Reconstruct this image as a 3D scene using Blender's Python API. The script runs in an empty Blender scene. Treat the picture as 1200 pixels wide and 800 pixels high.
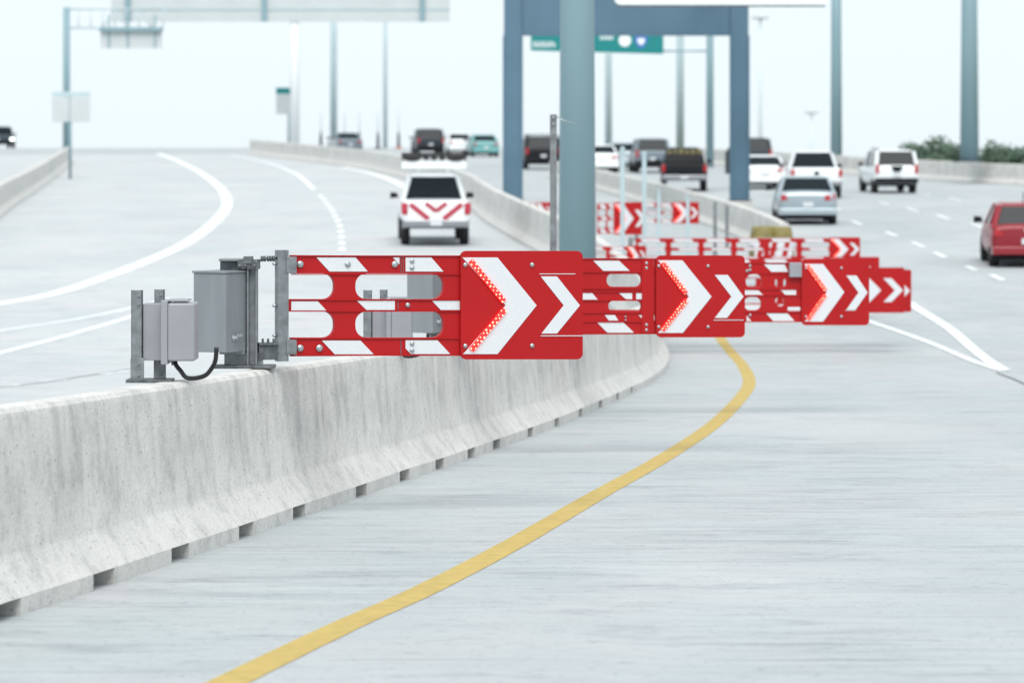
import bpy, bmesh, math, random
from mathutils import Vector, Matrix
from mathutils.geometry import tessellate_polygon
random.seed(7)
R = math.radians
scn = bpy.context.scene
col = scn.collection

# ------------------------------------------------------------------ camera, sky, sun, exposure
F = 4200.0            # focal length in pixels of a 1200 px wide frame (126 mm lens)
HZ = 200.0            # image row of the true horizon
ZC = 1.85             # camera height
cam = bpy.data.cameras.new('camera'); cam_o = bpy.data.objects.new('camera', cam); col.objects.link(cam_o)
cam_o.location = (0, 0, ZC); cam_o.rotation_euler = (R(90), 0, 0)
cam.sensor_width = 36.0; cam.lens = 36.0 * F / 1200.0
cam.shift_y = -(400.0 - HZ) / 1200.0
cam.clip_start = 0.5; cam.clip_end = 6000
cam.dof.use_dof = True; cam.dof.focus_distance = 25.5; cam.dof.aperture_fstop = 2.9
cam.dof.aperture_blades = 9
scn.camera = cam_o

SUN_EL, SUN_AZ = 55.0, 178.0      # azimuth measured clockwise from +Y
w = bpy.data.worlds.new('World'); scn.world = w; w.use_nodes = True
wn = w.node_tree.nodes; wl = w.node_tree.links
bg = wn['Background']
sky = wn.new('ShaderNodeTexSky'); sky.sky_type = 'NISHITA'; sky.sun_disc = False
sky.sun_elevation = R(SUN_EL); sky.sun_rotation = R(SUN_AZ)
sky.air_density = 1.0; sky.dust_density = 2.5; sky.ozone_density = 2.0
# an overcast veil over the blue: even cool white from horizon to zenith
mixn = wn.new('ShaderNodeMix'); mixn.data_type = 'RGBA'
mixn.inputs['Factor'].default_value = 0.85
wl.new(sky.outputs['Color'], mixn.inputs['A'])
mixn.inputs['B'].default_value = (7.1, 7.9, 8.3, 1)
wl.new(mixn.outputs['Result'], bg.inputs['Color'])
bg.inputs['Strength'].default_value = 0.068
sd = bpy.data.lights.new('sun', 'SUN'); sd.energy = 1.5; sd.angle = R(46); sd.color = (1.0, 0.965, 0.92)
so = bpy.data.objects.new('sun', sd); col.objects.link(so)
sdir = Vector((math.sin(R(SUN_AZ)) * math.cos(R(SUN_EL)), math.cos(R(SUN_AZ)) * math.cos(R(SUN_EL)), math.sin(R(SUN_EL))))
so.rotation_euler = sdir.to_track_quat('Z', 'Y').to_euler()
vs = scn.view_settings
vs.view_transform = 'Standard'; vs.look = 'None'; vs.gamma = 1.0; vs.use_curve_mapping = False
vs.exposure = 1.05
try:
    scn.cycles.use_denoising = True
    scn.cycles.max_bounces = 6
    scn.cycles.diffuse_bounces = 3
except Exception:
    pass

# ------------------------------------------------------------------ terrain profile and projection
PY = [0, 18.7, 25.5, 42, 52.5, 60, 70, 84, 98, 110, 150, 200, 280, 315, 350, 420, 520]
PE = [-1.85, -2.295, -2.457, -2.85, -3.09, -3.19, -3.0, -2.42, -2.0, -1.68, -0.98, 0.08, 1.60, 1.95, 1.85, 0.4, -3.0]
def _slopes():
    n = len(PY); d = [(PE[i+1]-PE[i])/(PY[i+1]-PY[i]) for i in range(n-1)]
    m = [d[0]]
    for i in range(1, n-1):
        if d[i-1]*d[i] <= 0: m.append(0.0)
        else:
            h0, h1 = PY[i]-PY[i-1], PY[i+1]-PY[i]
            w1, w2 = 2*h1+h0, h1+2*h0
            m.append((w1+w2)/(w1/d[i-1]+w2/d[i]))
    m.append(d[-1]); return m
PM = _slopes()
def elev(Y):                       # relative to the camera
    if Y <= PY[0]: return PE[0] + PM[0]*(Y-PY[0])
    if Y >= PY[-1]: return PE[-1] + PM[-1]*(Y-PY[-1])
    for i in range(len(PY)-1):
        if Y <= PY[i+1]: break
    h = PY[i+1]-PY[i]; t = (Y-PY[i])/h
    return ((2*t**3-3*t*t+1)*PE[i] + (t**3-2*t*t+t)*h*PM[i] + (-2*t**3+3*t*t)*PE[i+1] + (t**3-t*t)*h*PM[i+1])
def gz(Y): return ZC + elev(Y)
def depth_of(py):
    lo, hi = 8.0, 305.0
    for _ in range(60):
        mid = (lo+hi)/2
        if HZ - elev(mid)*F/mid > py: lo = mid
        else: hi = mid
    return (lo+hi)/2
def G(px, py):                     # a point on the ground seen at a pixel
    Y = depth_of(py); return Vector(((px-600)*Y/F, Y, gz(Y)))
def Wp(px, py, Y):                 # a point at a given distance
    return Vector(((px-600)*Y/F, Y, ZC + (HZ-py)*Y/F))

# ------------------------------------------------------------------ materials
def mat(name, rgb, rough=0.6, metal=0.0, emit=None, estr=0.0, noise=None, bump=None, coat=0.0, spec=0.5, stretch=(1, 1, 1)):
    m = bpy.data.materials.new(name); m.use_nodes = True
    n = m.node_tree.nodes; l = m.node_tree.links; b = n['Principled BSDF']
    b.inputs['Base Color'].default_value = (*rgb, 1); b.inputs['Roughness'].default_value = rough
    b.inputs['Metallic'].default_value = metal; b.inputs['Coat Weight'].default_value = coat
    b.inputs['Specular IOR Level'].default_value = spec
    if emit:
        b.inputs['Emission Color'].default_value = (*emit, 1); b.inputs['Emission Strength'].default_value = estr
    if noise or bump:
        tc = n.new('ShaderNodeTexCoord'); mp = n.new('ShaderNodeMapping'); mp.inputs['Scale'].default_value = stretch
        l.new(tc.outputs['Object'], mp.inputs['Vector'])
    if noise:                      # (scale, amount) -> brightness variation of the surface itself
        t = n.new('ShaderNodeTexNoise'); t.inputs['Scale'].default_value = noise[0]; t.inputs['Detail'].default_value = 6
        l.new(mp.outputs['Vector'], t.inputs['Vector'])
        r = n.new('ShaderNodeValToRGB')
        r.color_ramp.elements[0].position = 0.3; r.color_ramp.elements[1].position = 0.7
        a = noise[1]
        r.color_ramp.elements[0].color = (*[c*(1-a) for c in rgb], 1)
        r.color_ramp.elements[1].color = (*[min(1, c*(1+a)) for c in rgb], 1)
        l.new(t.outputs['Fac'], r.inputs['Fac']); l.new(r.outputs['Color'], b.inputs['Base Color'])
    if bump:
        t2 = n.new('ShaderNodeTexNoise'); t2.inputs['Scale'].default_value = bump[0]; t2.inputs['Detail'].default_value = 5
        l.new(mp.outputs['Vector'], t2.inputs['Vector'])
        bn = n.new('ShaderNodeBump'); bn.inputs['Strength'].default_value = bump[1]; bn.inputs['Distance'].default_value = 0.01
        l.new(t2.outputs['Fac'], bn.inputs['Height']); l.new(bn.outputs['Normal'], b.inputs['Normal'])
    return m

def ramp(n, l, src, p0, c0, p1, c1):
    r = n.new('ShaderNodeValToRGB')
    r.color_ramp.elements[0].position = p0; r.color_ramp.elements[0].color = (*c0, 1)
    r.color_ramp.elements[1].position = p1; r.color_ramp.elements[1].color = (*c1, 1)
    l.new(src, r.inputs['Fac']); return r.outputs['Color']
def mixc(n, l, a, b, fac, mode='MULTIPLY'):
    m = n.new('ShaderNodeMix'); m.data_type = 'RGBA'; m.blend_type = mode
    if isinstance(fac, float): m.inputs['Factor'].default_value = fac
    else: l.new(fac, m.inputs['Factor'])
    for s, v in (('A', a), ('B', b)):
        if isinstance(v, tuple): m.inputs[s].default_value = v
        else: l.new(v, m.inputs[s])
    return m.outputs['Result']
def tex(n, l, vec, scale, stretch, detail=6, rough=0.55, rot=0.0):
    mp = n.new('ShaderNodeMapping'); mp.inputs['Scale'].default_value = stretch
    mp.inputs['Rotation'].default_value = (0, 0, rot)
    l.new(vec, mp.inputs['Vector'])
    t = n.new('ShaderNodeTexNoise'); t.inputs['Scale'].default_value = scale; t.inputs['Detail'].default_value = detail
    t.inputs['Roughness'].default_value = rough
    l.new(mp.outputs['Vector'], t.inputs['Vector']); return t.outputs['Fac']

def road_material(nm, lo, hi):
    m = bpy.data.materials.new(nm); m.use_nodes = True
    n = m.node_tree.nodes; l = m.node_tree.links; b = n['Principled BSDF']
    tc = n.new('ShaderNodeTexCoord'); v = tc.outputs['Object']
    base = ramp(n, l, tex(n, l, v, 0.30, (1, .45, 1), 5), .3, lo, .72, hi)
    pmask = ramp(n, l, tex(n, l, v, 0.55, (.7, .6, 1), 4), .40, (.25, .25, .25), .62, (1, 1, 1))
    tine = ramp(n, l, tex(n, l, v, 3.2, (.30, 1.5, 1), 10, .76), .36, (.81, .82, .83), .56, (1.03, 1.03, 1.03))
    c = mixc(n, l, base, tine, pmask)
    wear = ramp(n, l, tex(n, l, v, 1.6, (.5, 1.1, 1), 10, .78), .34, (.70, .71, .74), .47, (1, 1, 1))
    c = mixc(n, l, c, wear, 0.7)
    patch = ramp(n, l, tex(n, l, v, 0.8, (.8, .5, 1), 3), .38, (.975, .995, 1.0), .64, (1.02, .99, 1.0))
    c = mixc(n, l, c, patch, 1.0)
    scuff = ramp(n, l, tex(n, l, v, 8.0, (.8, .9, 1), 9, .78), .34, (.60, .59, .62), .45, (1, 1, 1))
    c = mixc(n, l, c, scuff, 0.55)
    groove = ramp(n, l, tex(n, l, v, 4.0, (.11, 1.5, 1), 5, .6), .615, (1, 1, 1), .655, (.70, .71, .73))
    c = mixc(n, l, c, groove, 0.55)
    speck = ramp(n, l, tex(n, l, v, 30, (1, .5, 1), 4, .7), .34, (.6, .6, .62), .40, (1, 1, 1))
    c = mixc(n, l, c, speck, 0.6)
    l.new(c, b.inputs['Base Color']); b.inputs['Roughness'].default_value = 0.8
    b.inputs['Specular IOR Level'].default_value = 0.25
    bn = n.new('ShaderNodeBump'); bn.inputs['Strength'].default_value = 0.35; bn.inputs['Distance'].default_value = 0.006
    l.new(tex(n, l, v, 9, (.12, 4, 1), 6, .7), bn.inputs['Height']); l.new(bn.outputs['Normal'], b.inputs['Normal'])
    return m
def barrier_material():
    m = bpy.data.materials.new('barrier_concrete'); m.use_nodes = True
    n = m.node_tree.nodes; l = m.node_tree.links; b = n['Principled BSDF']
    tc = n.new('ShaderNodeTexCoord'); v = tc.outputs['Object']
    base = ramp(n, l, tex(n, l, v, 1.6, (1, 1, 1), 6), .3, (.575, .565, .54), .7, (.67, .655, .625))
    # rain streaks hang from the top edge and end above the sloping toe (a stain of its own shape)
    uvn = n.new('ShaderNodeUVMap'); uvn.uv_map = 'UVMap'
    sp = n.new('ShaderNodeSeparateXYZ'); l.new(uvn.outputs['UV'], sp.inputs[0])
    streak = ramp(n, l, tex(n, l, uvn.outputs['UV'], 5.5, (1, .12, 1), 7, .66), .36, (.72, .725, .73), .56, (1.02, 1.02, 1.02))
    f = n.new('ShaderNodeMapRange'); f.inputs['From Min'].default_value = 0.25; f.inputs['From Max'].default_value = 0.6
    l.new(sp.outputs['Y'], f.inputs['Value'])
    where = tex(n, l, v, 1.7, (1, .8, .25), 3)
    wr = n.new('ShaderNodeMapRange'); wr.inputs['From Min'].default_value = .36; wr.inputs['From Max'].default_value = .62; l.new(where, wr.inputs['Value'])
    ff = n.new('ShaderNodeMath'); ff.operation = 'MULTIPLY'
    l.new(f.outputs['Result'], ff.inputs[0]); l.new(wr.outputs['Result'], ff.inputs[1])
    c = mixc(n, l, base, streak, ff.outputs[0])
    blot = ramp(n, l, tex(n, l, v, 4.5, (1, .9, .8), 10, .8), .38, (.72, .73, .735), .52, (1.01, 1.01, 1.01))
    c = mixc(n, l, c, blot, 0.75)
    grit = ramp(n, l, tex(n, l, v, 70, (1, 1, 1), 4, .7), .36, (.55, .56, .57), .50, (1, 1, 1))
    c = mixc(n, l, c, grit, 0.6)
    vo = n.new('ShaderNodeTexVoronoi'); vo.inputs['Scale'].default_value = 13; l.new(v, vo.inputs['Vector'])
    pit = ramp(n, l, vo.outputs['Distance'], .06, (.22, .22, .23), .13, (1, 1, 1))
    c = mixc(n, l, c, pit, 0.85)
    chip = ramp(n, l, tex(n, l, uvn.outputs['UV'], 2.6, (1, 2.2, 1), 10, .8), .30, (.55, .56, .57), .40, (1, 1, 1))
    c = mixc(n, l, c, chip, 0.7)
    l.new(c, b.inputs['Base Color']); b.inputs['Roughness'].default_value = 0.85; b.inputs['Specular IOR Level'].default_value = 0.2
    bn = n.new('ShaderNodeBump'); bn.inputs['Strength'].default_value = 0.5; bn.inputs['Distance'].default_value = 0.008
    l.new(tex(n, l, v, 26, (1, 1, .5), 7, .7), bn.inputs['Height']); l.new(bn.outputs['Normal'], b.inputs['Normal'])
    return m

M = {}
M['road'] = road_material('road_concrete', (.362, .392, .397), (.445, .464, .464))
M['ramp'] = road_material('pale_ramp_concrete', (.43, .455, .46), (.505, .515, .512))
M['barrier'] = barrier_material()
M['soil'] = mat('dry_ground', (.20, .19, .13), .95, noise=(.05, .3))
M['white_line'] = mat('white_line_paint', (.70, .73, .74), .75, noise=(5, .14))
M['yellow_line'] = mat('yellow_line_paint', (.44, .32, .09), .8, noise=(9, .10), stretch=(1, .7, 1))
M['seam'] = mat('joint_sealant', (.10, .11, .12), .8)
M['red'] = mat('red_panel_paint', (.37, .006, .008), .5, noise=(2.0, .06), spec=.25)
M['retro'] = mat('white_reflective_sheeting', (.60, .62, .64), .5, noise=(60, .04), spec=.3)
M['led_red'] = mat('led_housing', (.7, .02, .02), .4, emit=(1, .015, .012), estr=0.7)
M['led_dot'] = mat('led_lamp', (1, .6, .4), .3, emit=(1, .42, .26), estr=1.2)
M['galv'] = mat('galvanised_steel', (.21, .225, .235), .48, .55, noise=(14, .28), bump=(30, .15))
M['galv_dark'] = mat('weathered_galvanised_steel', (.115, .125, .132), .55, .5, noise=(18, .4), bump=(30, .2))
M['bolt'] = mat('zinc_bolt', (.42, .46, .48), .38, .7)
M['cab'] = mat('brushed_cabinet_metal', (.24, .26, .275), .5, .35, noise=(3, .07), stretch=(4, 4, .6))
M['box'] = mat('grey_enclosure_paint', (.27, .275, .30), .5, .1, noise=(5, .06))
M['black'] = mat('black_rubber', (.012, .012, .013), .5)
M['tyre'] = mat('tyre_rubber', (.018, .018, .02), .85)
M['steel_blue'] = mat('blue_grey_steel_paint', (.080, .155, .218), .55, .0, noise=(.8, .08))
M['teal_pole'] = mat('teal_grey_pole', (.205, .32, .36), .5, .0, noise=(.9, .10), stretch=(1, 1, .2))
M['pale_pole'] = mat('haze_paled_pole', (.42, .53, .56), .5, .1, noise=(.8, .06))  # paler than teal_pole: distance haze painted into the far poles' colour
M['faint'] = mat('haze_paled_mast', (.58, .67, .70), .5)  # the far masts' fading in haze is put into this colour
M['sign_back'] = mat('sign_back_aluminium', (.52, .56, .565), .5, .2, noise=(.5, .05))
M['sign_green'] = mat('green_sign_sheeting', (.0, .20, .20), .5)
M['sign_white'] = mat('white_sign_sheeting', (.8, .84, .85), .5)
M['sign_blue'] = mat('blue_shield_sheeting', (.05, .15, .45), .5)
M['glass'] = mat('dark_car_glass', (.006, .011, .015), .12, 0, spec=0.18)
M['plastic'] = mat('black_car_trim', (.010, .011, .013), .6, spec=.2)
M['lamp_red'] = mat('tail_lamp_lens', (.38, .012, .02), .25)
M['lamp_white'] = mat('head_lamp_lens', (.85, .88, .9), .15)
M['head_on'] = mat('lit_head_lamp', (.9, .9, .9), .2, emit=(1, 1, 1), estr=2.0)
M['rim'] = mat('alloy_rim', (.30, .31, .33), .35, .8)
M['plate'] = mat('number_plate', (.6, .62, .64), .5)
M['p_white'] = mat('white_car_paint', (.76, .79, .80), .3, coat=.6)
M['p_silver'] = mat('silver_car_paint', (.34, .40, .44), .3, .4, coat=.6)
M['p_red'] = mat('dark_red_car_paint', (.23, .006, .015), .3, coat=.2)
M['p_black'] = mat('black_car_paint', (.008, .010, .012), .35, spec=.25)
M['p_dark'] = mat('dark_blue_car_paint', (.022, .034, .044), .35, spec=.3)
M['p_teal'] = mat('teal_car_paint', (.12, .33, .33), .3, coat=.6)
M['p_grey'] = mat('grey_car_paint', (.13, .17, .20), .3, coat=.6)
M['chev_red'] = mat('tailgate_chevron_tape', (.42, .03, .06), .5)
M['orange'] = mat('orange_cone_plastic', (.62, .13, .03), .6)
M['cone_dark'] = mat('dark_marker_rubber', (.07, .08, .09), .7)
M['olive'] = mat('olive_plastic_drum', (.20, .165, .05), .6, noise=(5, .25))
M['bark'] = mat('tree_bark', (.10, .08, .06), .9, noise=(6, .3))
M['leaf'] = mat('tree_leaves', (.055, .10, .065), .7, noise=(.9, .45))
M['leaf2'] = mat('tree_leaves_light', (.08, .13, .085), .7, noise=(.9, .4))

# ------------------------------------------------------------------ mesh helpers
class MB:
    def __init__(self): self.v = []; self.f = []; self.mi = []; self.sm = []; self.cur = 0; self.smooth = False
    def face(self, f): self.f.append(f); self.mi.append(self.cur); self.sm.append(self.smooth)
    def add(self, vs_, fs):
        o = len(self.v); self.v += [tuple(p) for p in vs_]
        for f in fs: self.face([i+o for i in f])
    def box(self, x0, x1, y0, y1, z0, z1, mtx=None):
        p = [Vector((x, y, z)) for z in (z0, z1) for y in (y0, y1) for x in (x0, x1)]
        if mtx is not None: p = [mtx @ q for q in p]
        self.add(p, [(0, 2, 3, 1), (4, 5, 7, 6), (0, 1, 5, 4), (2, 6, 7, 3), (0, 4, 6, 2), (1, 3, 7, 5)])
    def hexa(self, p):     # bottom ring 0-3, top ring 4-7
        self.add(p, [(3, 2, 1, 0), (4, 5, 6, 7), (0, 1, 5, 4), (1, 2, 6, 5), (2, 3, 7, 6), (3, 0, 4, 7)])
    def tube(self, pts, r, n=12, cap=True):
        pts = [Vector(p) for p in pts]
        rs = r if isinstance(r, (list, tuple)) else [r]*len(pts)
        rings = []; prev = None
        for i, p in enumerate(pts):
            d = (pts[min(i+1, len(pts)-1)] - pts[max(i-1, 0)]).normalized()
            a = prev if prev is not None else (Vector((1, 0, 0)) if abs(d.x) < .9 else Vector((0, 1, 0)))
            u = (a - d*a.dot(d)).normalized(); vv = d.cross(u); prev = u
            o = len(self.v)
            for k in range(n):
                t = 2*math.pi*k/n; self.v.append(tuple(p + (u*math.cos(t) + vv*math.sin(t))*rs[i]))
            rings.append(o)
        s = self.smooth; self.smooth = True
        for a, b in zip(rings, rings[1:]):
            for k in range(n): self.face([a+k, a+(k+1) % n, b+(k+1) % n, b+k])
        self.smooth = s
        if cap:
            self.face([rings[0]+k for k in range(n)][::-1]); self.face([rings[-1]+k for k in range(n)])
    def bar(self, a, b, wx, wz=None):
        a, b = Vector(a), Vector(b); wz = wz or wx
        d = (b-a).normalized(); up = Vector((0, 0, 1)) if abs(d.z) < .95 else Vector((0, 1, 0))
        s = d.cross(up).normalized()*wx/2; t = s.cross(d).normalized()*wz/2
        self.hexa([a-s-t, a+s-t, a+s+t, a-s+t, b-s-t, b+s-t, b+s+t, b-s+t])
    def lathe(self, prof, n=20, mtx=None):
        o0 = len(self.v); s = self.smooth; self.smooth = True
        for r, z in prof:
            for k in range(n):
                p = Vector((r*math.cos(2*math.pi*k/n), r*math.sin(2*math.pi*k/n), z))
                self.v.append(tuple(mtx @ p if mtx is not None else p))
        for i in range(len(prof)-1):
            for k in range(n):
                self.face([o0+i*n+k, o0+i*n+(k+1) % n, o0+(i+1)*n+(k+1) % n, o0+(i+1)*n+k])
        self.smooth = s
        self.face([o0+k for k in range(n)][::-1]); self.face([o0+(len(prof)-1)*n+k for k in range(n)])
    def plate(self, outline, holes, y0, y1, mtx=None):      # outline in (x, z), thickness along y
        loops = [outline] + list(holes)
        tri = tessellate_polygon([[Vector((x, z, 0)) for x, z in lp] for lp in loops])
        flat = [p for lp in loops for p in lp]; nf = len(flat); o = len(self.v)
        for yy in (y0, y1):
            for x, z in flat:
                p = Vector((x, yy, z)); self.v.append(tuple(mtx @ p if mtx is not None else p))
        for a, b, c in tri:
            self.face([o+a, o+b, o+c]); self.face([o+nf+c, o+nf+b, o+nf+a])
        k = 0
        for lp in loops:
            n = len(lp)
            for i in range(n):
                a, b = k+i, k+(i+1) % n
                self.face([o+a, o+b, o+nf+b, o+nf+a])
            k += n
    def build(self, name, m, parent=None, bevel=0.0, fix=True):
        me = bpy.data.meshes.new(name); me.from_pydata(self.v, [], self.f)
        for mm in (m if isinstance(m, (list, tuple)) else [m]): me.materials.append(mm)
        for p, i, s in zip(me.polygons, self.mi, self.sm): p.material_index = i; p.use_smooth = s
        if fix:
            bm = bmesh.new(); bm.from_mesh(me); bmesh.ops.recalc_face_normals(bm, faces=bm.faces); bm.to_mesh(me); bm.free()
        me.update()
        o = bpy.data.objects.new(name, me); col.objects.link(o)
        if parent is not None: o.parent = parent
        if bevel:
            b = o.modifiers.new('bevel', 'BEVEL'); b.width = bevel; b.segments = 2; b.limit_method = 'ANGLE'
        return o
def tag(o, label=None, cat=None, group=None, kind=None):
    for k, v in (('label', label), ('category', cat), ('group', group), ('kind', kind)):
        if v: o[k] = v
    return o
def thing(name, label, cat, loc, rz=0.0, group=None):
    o = bpy.data.objects.new(name, None); col.objects.link(o); o.location = loc; o.rotation_euler = (0, 0, rz)
    o.empty_display_size = .2
    return tag(o, label, cat, group)
def smoothpath(pts, step):
    pts = [Vector(p) for p in pts]; out = []
    for i in range(len(pts)-1):
        p0, p1, p2, p3 = pts[max(i-1, 0)], pts[i], pts[i+1], pts[min(i+2, len(pts)-1)]
        n = max(1, int((p2-p1).length/step))
        for k in range(n):
            t = k/n
            out.append(0.5*((2*p1) + (p2-p0)*t + (2*p0-5*p1+4*p2-p3)*t*t + (3*p1-p0-3*p2+p3)*t**3))
    out.append(pts[-1]); return out
def ribbon(mb, pts, width, lift=.006, step=.6, rough=0.0):
    P = smoothpath([Vector((p[0], p[1], 0)) for p in pts], step)
    o = len(mb.v)
    for i, p in enumerate(P):
        d = (P[min(i+1, len(P)-1)] - P[max(i-1, 0)]).normalized(); nrm = Vector((d.y, -d.x, 0))
        for s in (-1, 1):
            q = p + nrm*s*(width/2 + random.uniform(-rough, rough)); mb.v.append((q.x, q.y, gz(q.y)+lift))
    for i in range(len(P)-1): mb.face([o+2*i, o+2*i+1, o+2*i+3, o+2*i+2])

# ------------------------------------------------------------------ ground and road
def interp(x, xs, ys):
    if x <= xs[0]: return ys[0]
    for i in range(len(xs)-1):
        if x <= xs[i+1]: return ys[i] + (ys[i+1]-ys[i])*(x-xs[i])/(xs[i+1]-xs[i])
    return ys[-1]
RIGHT = [G(*p) for p in [(1420, 232), (1300, 224), (1220, 218), (1140, 214), (1080, 210), (1000, 204.5), (950, 201), (880, 196), (800, 191), (740, 187)]]
XRy = [0, 100] + [p.y for p in RIGHT] + [300, 420, 520]
XRx = [36, 31] + [p.x+.35 for p in RIGHT] + [8, 1, -8]
def XR(Y): return interp(Y, XRy, XRx)
mb = MB(); mb.smooth = True
ys = [-30, -20, -10] + [i*1.0 for i in range(0, 130)] + [130+2.5*i for i in range(0, 157)]
NU = 24; XL = -80.0
for Y in ys:
    xr = XR(Y)
    for k in range(NU+1): mb.v.append((XL + (xr-XL)*k/NU, Y, gz(Y)))
for j in range(len(ys)-1):
    for k in range(NU):
        a = j*(NU+1)+k; mb.face([a, a+1, a+NU+2, a+NU+1])
tag(mb.build('road', M['road'], fix=False), kind='structure')
GZ = ZC-7.0
mb = MB()
for e, side in ((XL, -1), (None, 1)):           # embankments either side of the raised carriageway
    o = len(mb.v)
    for Y in ys:
        x = e if e is not None else XR(Y)
        mb.v.append((x, Y, gz(Y)-.004)); mb.v.append((x+side*14, Y, GZ-.5))
    for j in range(len(ys)-1):
        a = o+2*j; mb.face([a, a+1, a+3, a+2])
tag(mb.build('embankment', M['soil']), kind='structure')
mb = MB(); mb.add([(-3000, -200, GZ), (3000, -200, GZ), (3000, 5000, GZ), (-3000, 5000, GZ)], [(0, 1, 2, 3)])
tag(mb.build('ground', M['soil'], fix=False), kind='structure')

# ------------------------------------------------------------------ painted markings
mb = MB()
ribbon(mb, [G(*p) for p in [(150, 860), (272, 797), (400, 735), (500, 690), (600, 638), (700, 580), (780, 535), (838, 496), (868, 466), (878, 447), (870, 428), (857, 413), (848, 402), (838, 385)]], .19, .003, .4, .002)
tag(mb.build('yellow_edge_line', M['yellow_line'], fix=False), kind='structure')
mb = MB()
for wd, pts in [
    (.40, [(-60, 366), (0, 356), (60, 345), (120, 326), (180, 303), (225, 281), (254, 258), (266, 240), (261, 224), (243, 208), (215, 192), (185, 180)]),
    (.16, [(-60, 398), (0, 388), (80, 376), (155, 361), (200, 350)]),
    (.18, [(-60, 430), (0, 414), (80, 393), (155, 371), (200, 357)]),
    (.15, [(980, 364), (1022, 378), (1100, 406), (1176, 435)]),
    (.21, [(1030, 332), (1068, 357), (1115, 387), (1178, 434)]),
    (.45, [(400, 196), (430, 202), (455, 210), (480, 222), (500, 236)]),
    (.22, [(270, 182), (310, 190), (345, 203), (368, 222)]),
]:
    ribbon(mb, [G(*p) for p in pts], wd, .010, .5)
for a, b in [((998, 259), (1010, 264)), ((1038, 272), (1051, 277)), ((1069, 284), (1083, 290)), ((1095, 296), (1108, 302)), ((1132, 312), (1144, 317)), ((1161, 322), (1176, 329)),
             ((1030, 237), (1042, 240)), ((1062, 244), (1076, 248)), ((1098, 252), (1112, 257)), ((1138, 262), (1152, 267)),
             ((1075, 226), (1090, 229)), ((1112, 232), (1126, 235)), ((975, 242), (984, 246)), ((945, 233), (952, 236)),
             ((12, 453), (26, 451)), ((50, 448), (78, 445)), ((120, 439), (152, 435))]:
    ribbon(mb, [G(*a), G(*b)], .16, .010, .5)
tag(mb.build('white_lane_markings', M['white_line'], fix=False), kind='structure')
mb = MB()
ribbon(mb, [G(*p) for p in [(-40, 458), (40, 450), (100, 441), (152, 433)]], .035, .012)
ribbon(mb, [G(*p) for p in [(1168, 437), (1200, 450), (1260, 478)]], .03, .012)
tag(mb.build('pavement_joint', M['seam'], fix=False), kind='structure')

# ------------------------------------------------------------------ concrete barriers
PROF = [(.305, 0.0), (.305, .092), (.182, .268), (.166, .305), (.140, .62), (.118, .98), (.108, 1.02), (.085, 1.045), (.05, 1.05)]
def barrier(name, label, toe, height=1.05, notches=None, side=1, step=.5, end_taper=False):
    """toe = path of the visible foot edge; the body lies on its other side"""
    k = height/1.05
    P = smoothpath([Vector((p[0], p[1], 0)) for p in toe], step)
    C = []; cum = [0.0]
    for a_, b_ in zip(P, P[1:]): cum.append(cum[-1]+(b_-a_).length)
    for i, p in enumerate(P):
        d = (P[min(i+1, len(P)-1)] - P[max(i-1, 0)]).normalized(); n_ = Vector((d.y, -d.x, 0))
        C.append((p - n_*side*.305, n_))
    full = [(x, z*k) for x, z in PROF] + [(-x, z*k) for x, z in PROF[::-1]]
    up = [q for q in full if q[1] > .09*k]
    mb = MB(); uv = []
    def sweep(prof, i0, i1):
        o = len(mb.v); m = len(prof)
        for i in range(i0, i1+1):
            c, n_ = C[i]
            for x, z in prof:
                q = c + n_*x; mb.v.append((q.x, q.y, gz(c.y)+z)); uv.append((cum[i], z/height))
        mb.smooth = True
        for i in range(i1-i0):
            for j in range(m):
                a, b = o+i*m+j, o+i*m+(j+1) % m
                mb.face([a, b, b+m, a+m])
        mb.smooth = False
        mb.face([o+j for j in range(m)]); mb.face([o+(i1-i0)*m+j for j in range(m)][::-1])
    if notches is None: sweep([(.305, -.02)] + full[1:-1] + [(-.305, -.02)], 0, len(P)-1)
    else:
        sweep(up, 0, len(P)-1)
        base = [(.305, -.02), (.305, .0919), (-.305, .0919), (-.305, -.02)]
        def near(q): return min(range(len(P)), key=lambda i: (P[i].x-q.x)**2 + (P[i].y-q.y)**2)
        cuts = [near(q) for q in notches]; last = 0
        for c in sorted(set(cuts)):
            a = c-1; b = c+2
            if a > last: sweep(base, last, a)
            last = b
        if last < len(P)-1: sweep(base, last, len(P)-1)
    o = mb.build(name, M['barrier'])
    me = o.data; ul = me.uv_layers.new(name='UVMap')
    for lp in me.loops: ul.data[lp.index].uv = uv[lp.vertex_index]
    try: me.set_sharp_from_angle(angle=R(20))
    except Exception: pass
    return tag(o, label, 'barrier')

NOTCH = [(8, 726), (118, 689), (208, 657.5), (286, 630.5), (349, 607.5), (418, 583), (472, 564), (514, 550), (551, 537), (584, 526), (622, 512), (652, 500), (680, 488), (703, 478), (722, 469), (738, 461)]
toeA = [G(*p) for p in [(-140, 780), (-60, 751), (8, 726), (118, 689), (208, 657.5), (286, 630.5), (349, 607.5), (421, 582.5), (472, 564), (514, 550), (551, 537), (584, 525), (625, 510), (654, 499), (680, 488), (705, 477), (738, 462), (766, 447), (782, 432), (782, 412), (766, 378), (730, 345), (690, 315), (652, 294), (618, 276), (590, 260), (572, 246), (556, 234), (520, 219), (460, 203), (400, 193), (340, 186), (300, 181)]]
mb = MB(); mb.smooth = True
pth = sorted([(p.y, p.x-.25) for p in smoothpath([Vector((q[0], q[1], 0)) for q in toeA], .5)])
pyy = [q[0] for q in pth]; pxx = [q[1] for q in pth]
rows = [Y for Y in ys if 5 <= Y < pyy[-1]]
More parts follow.
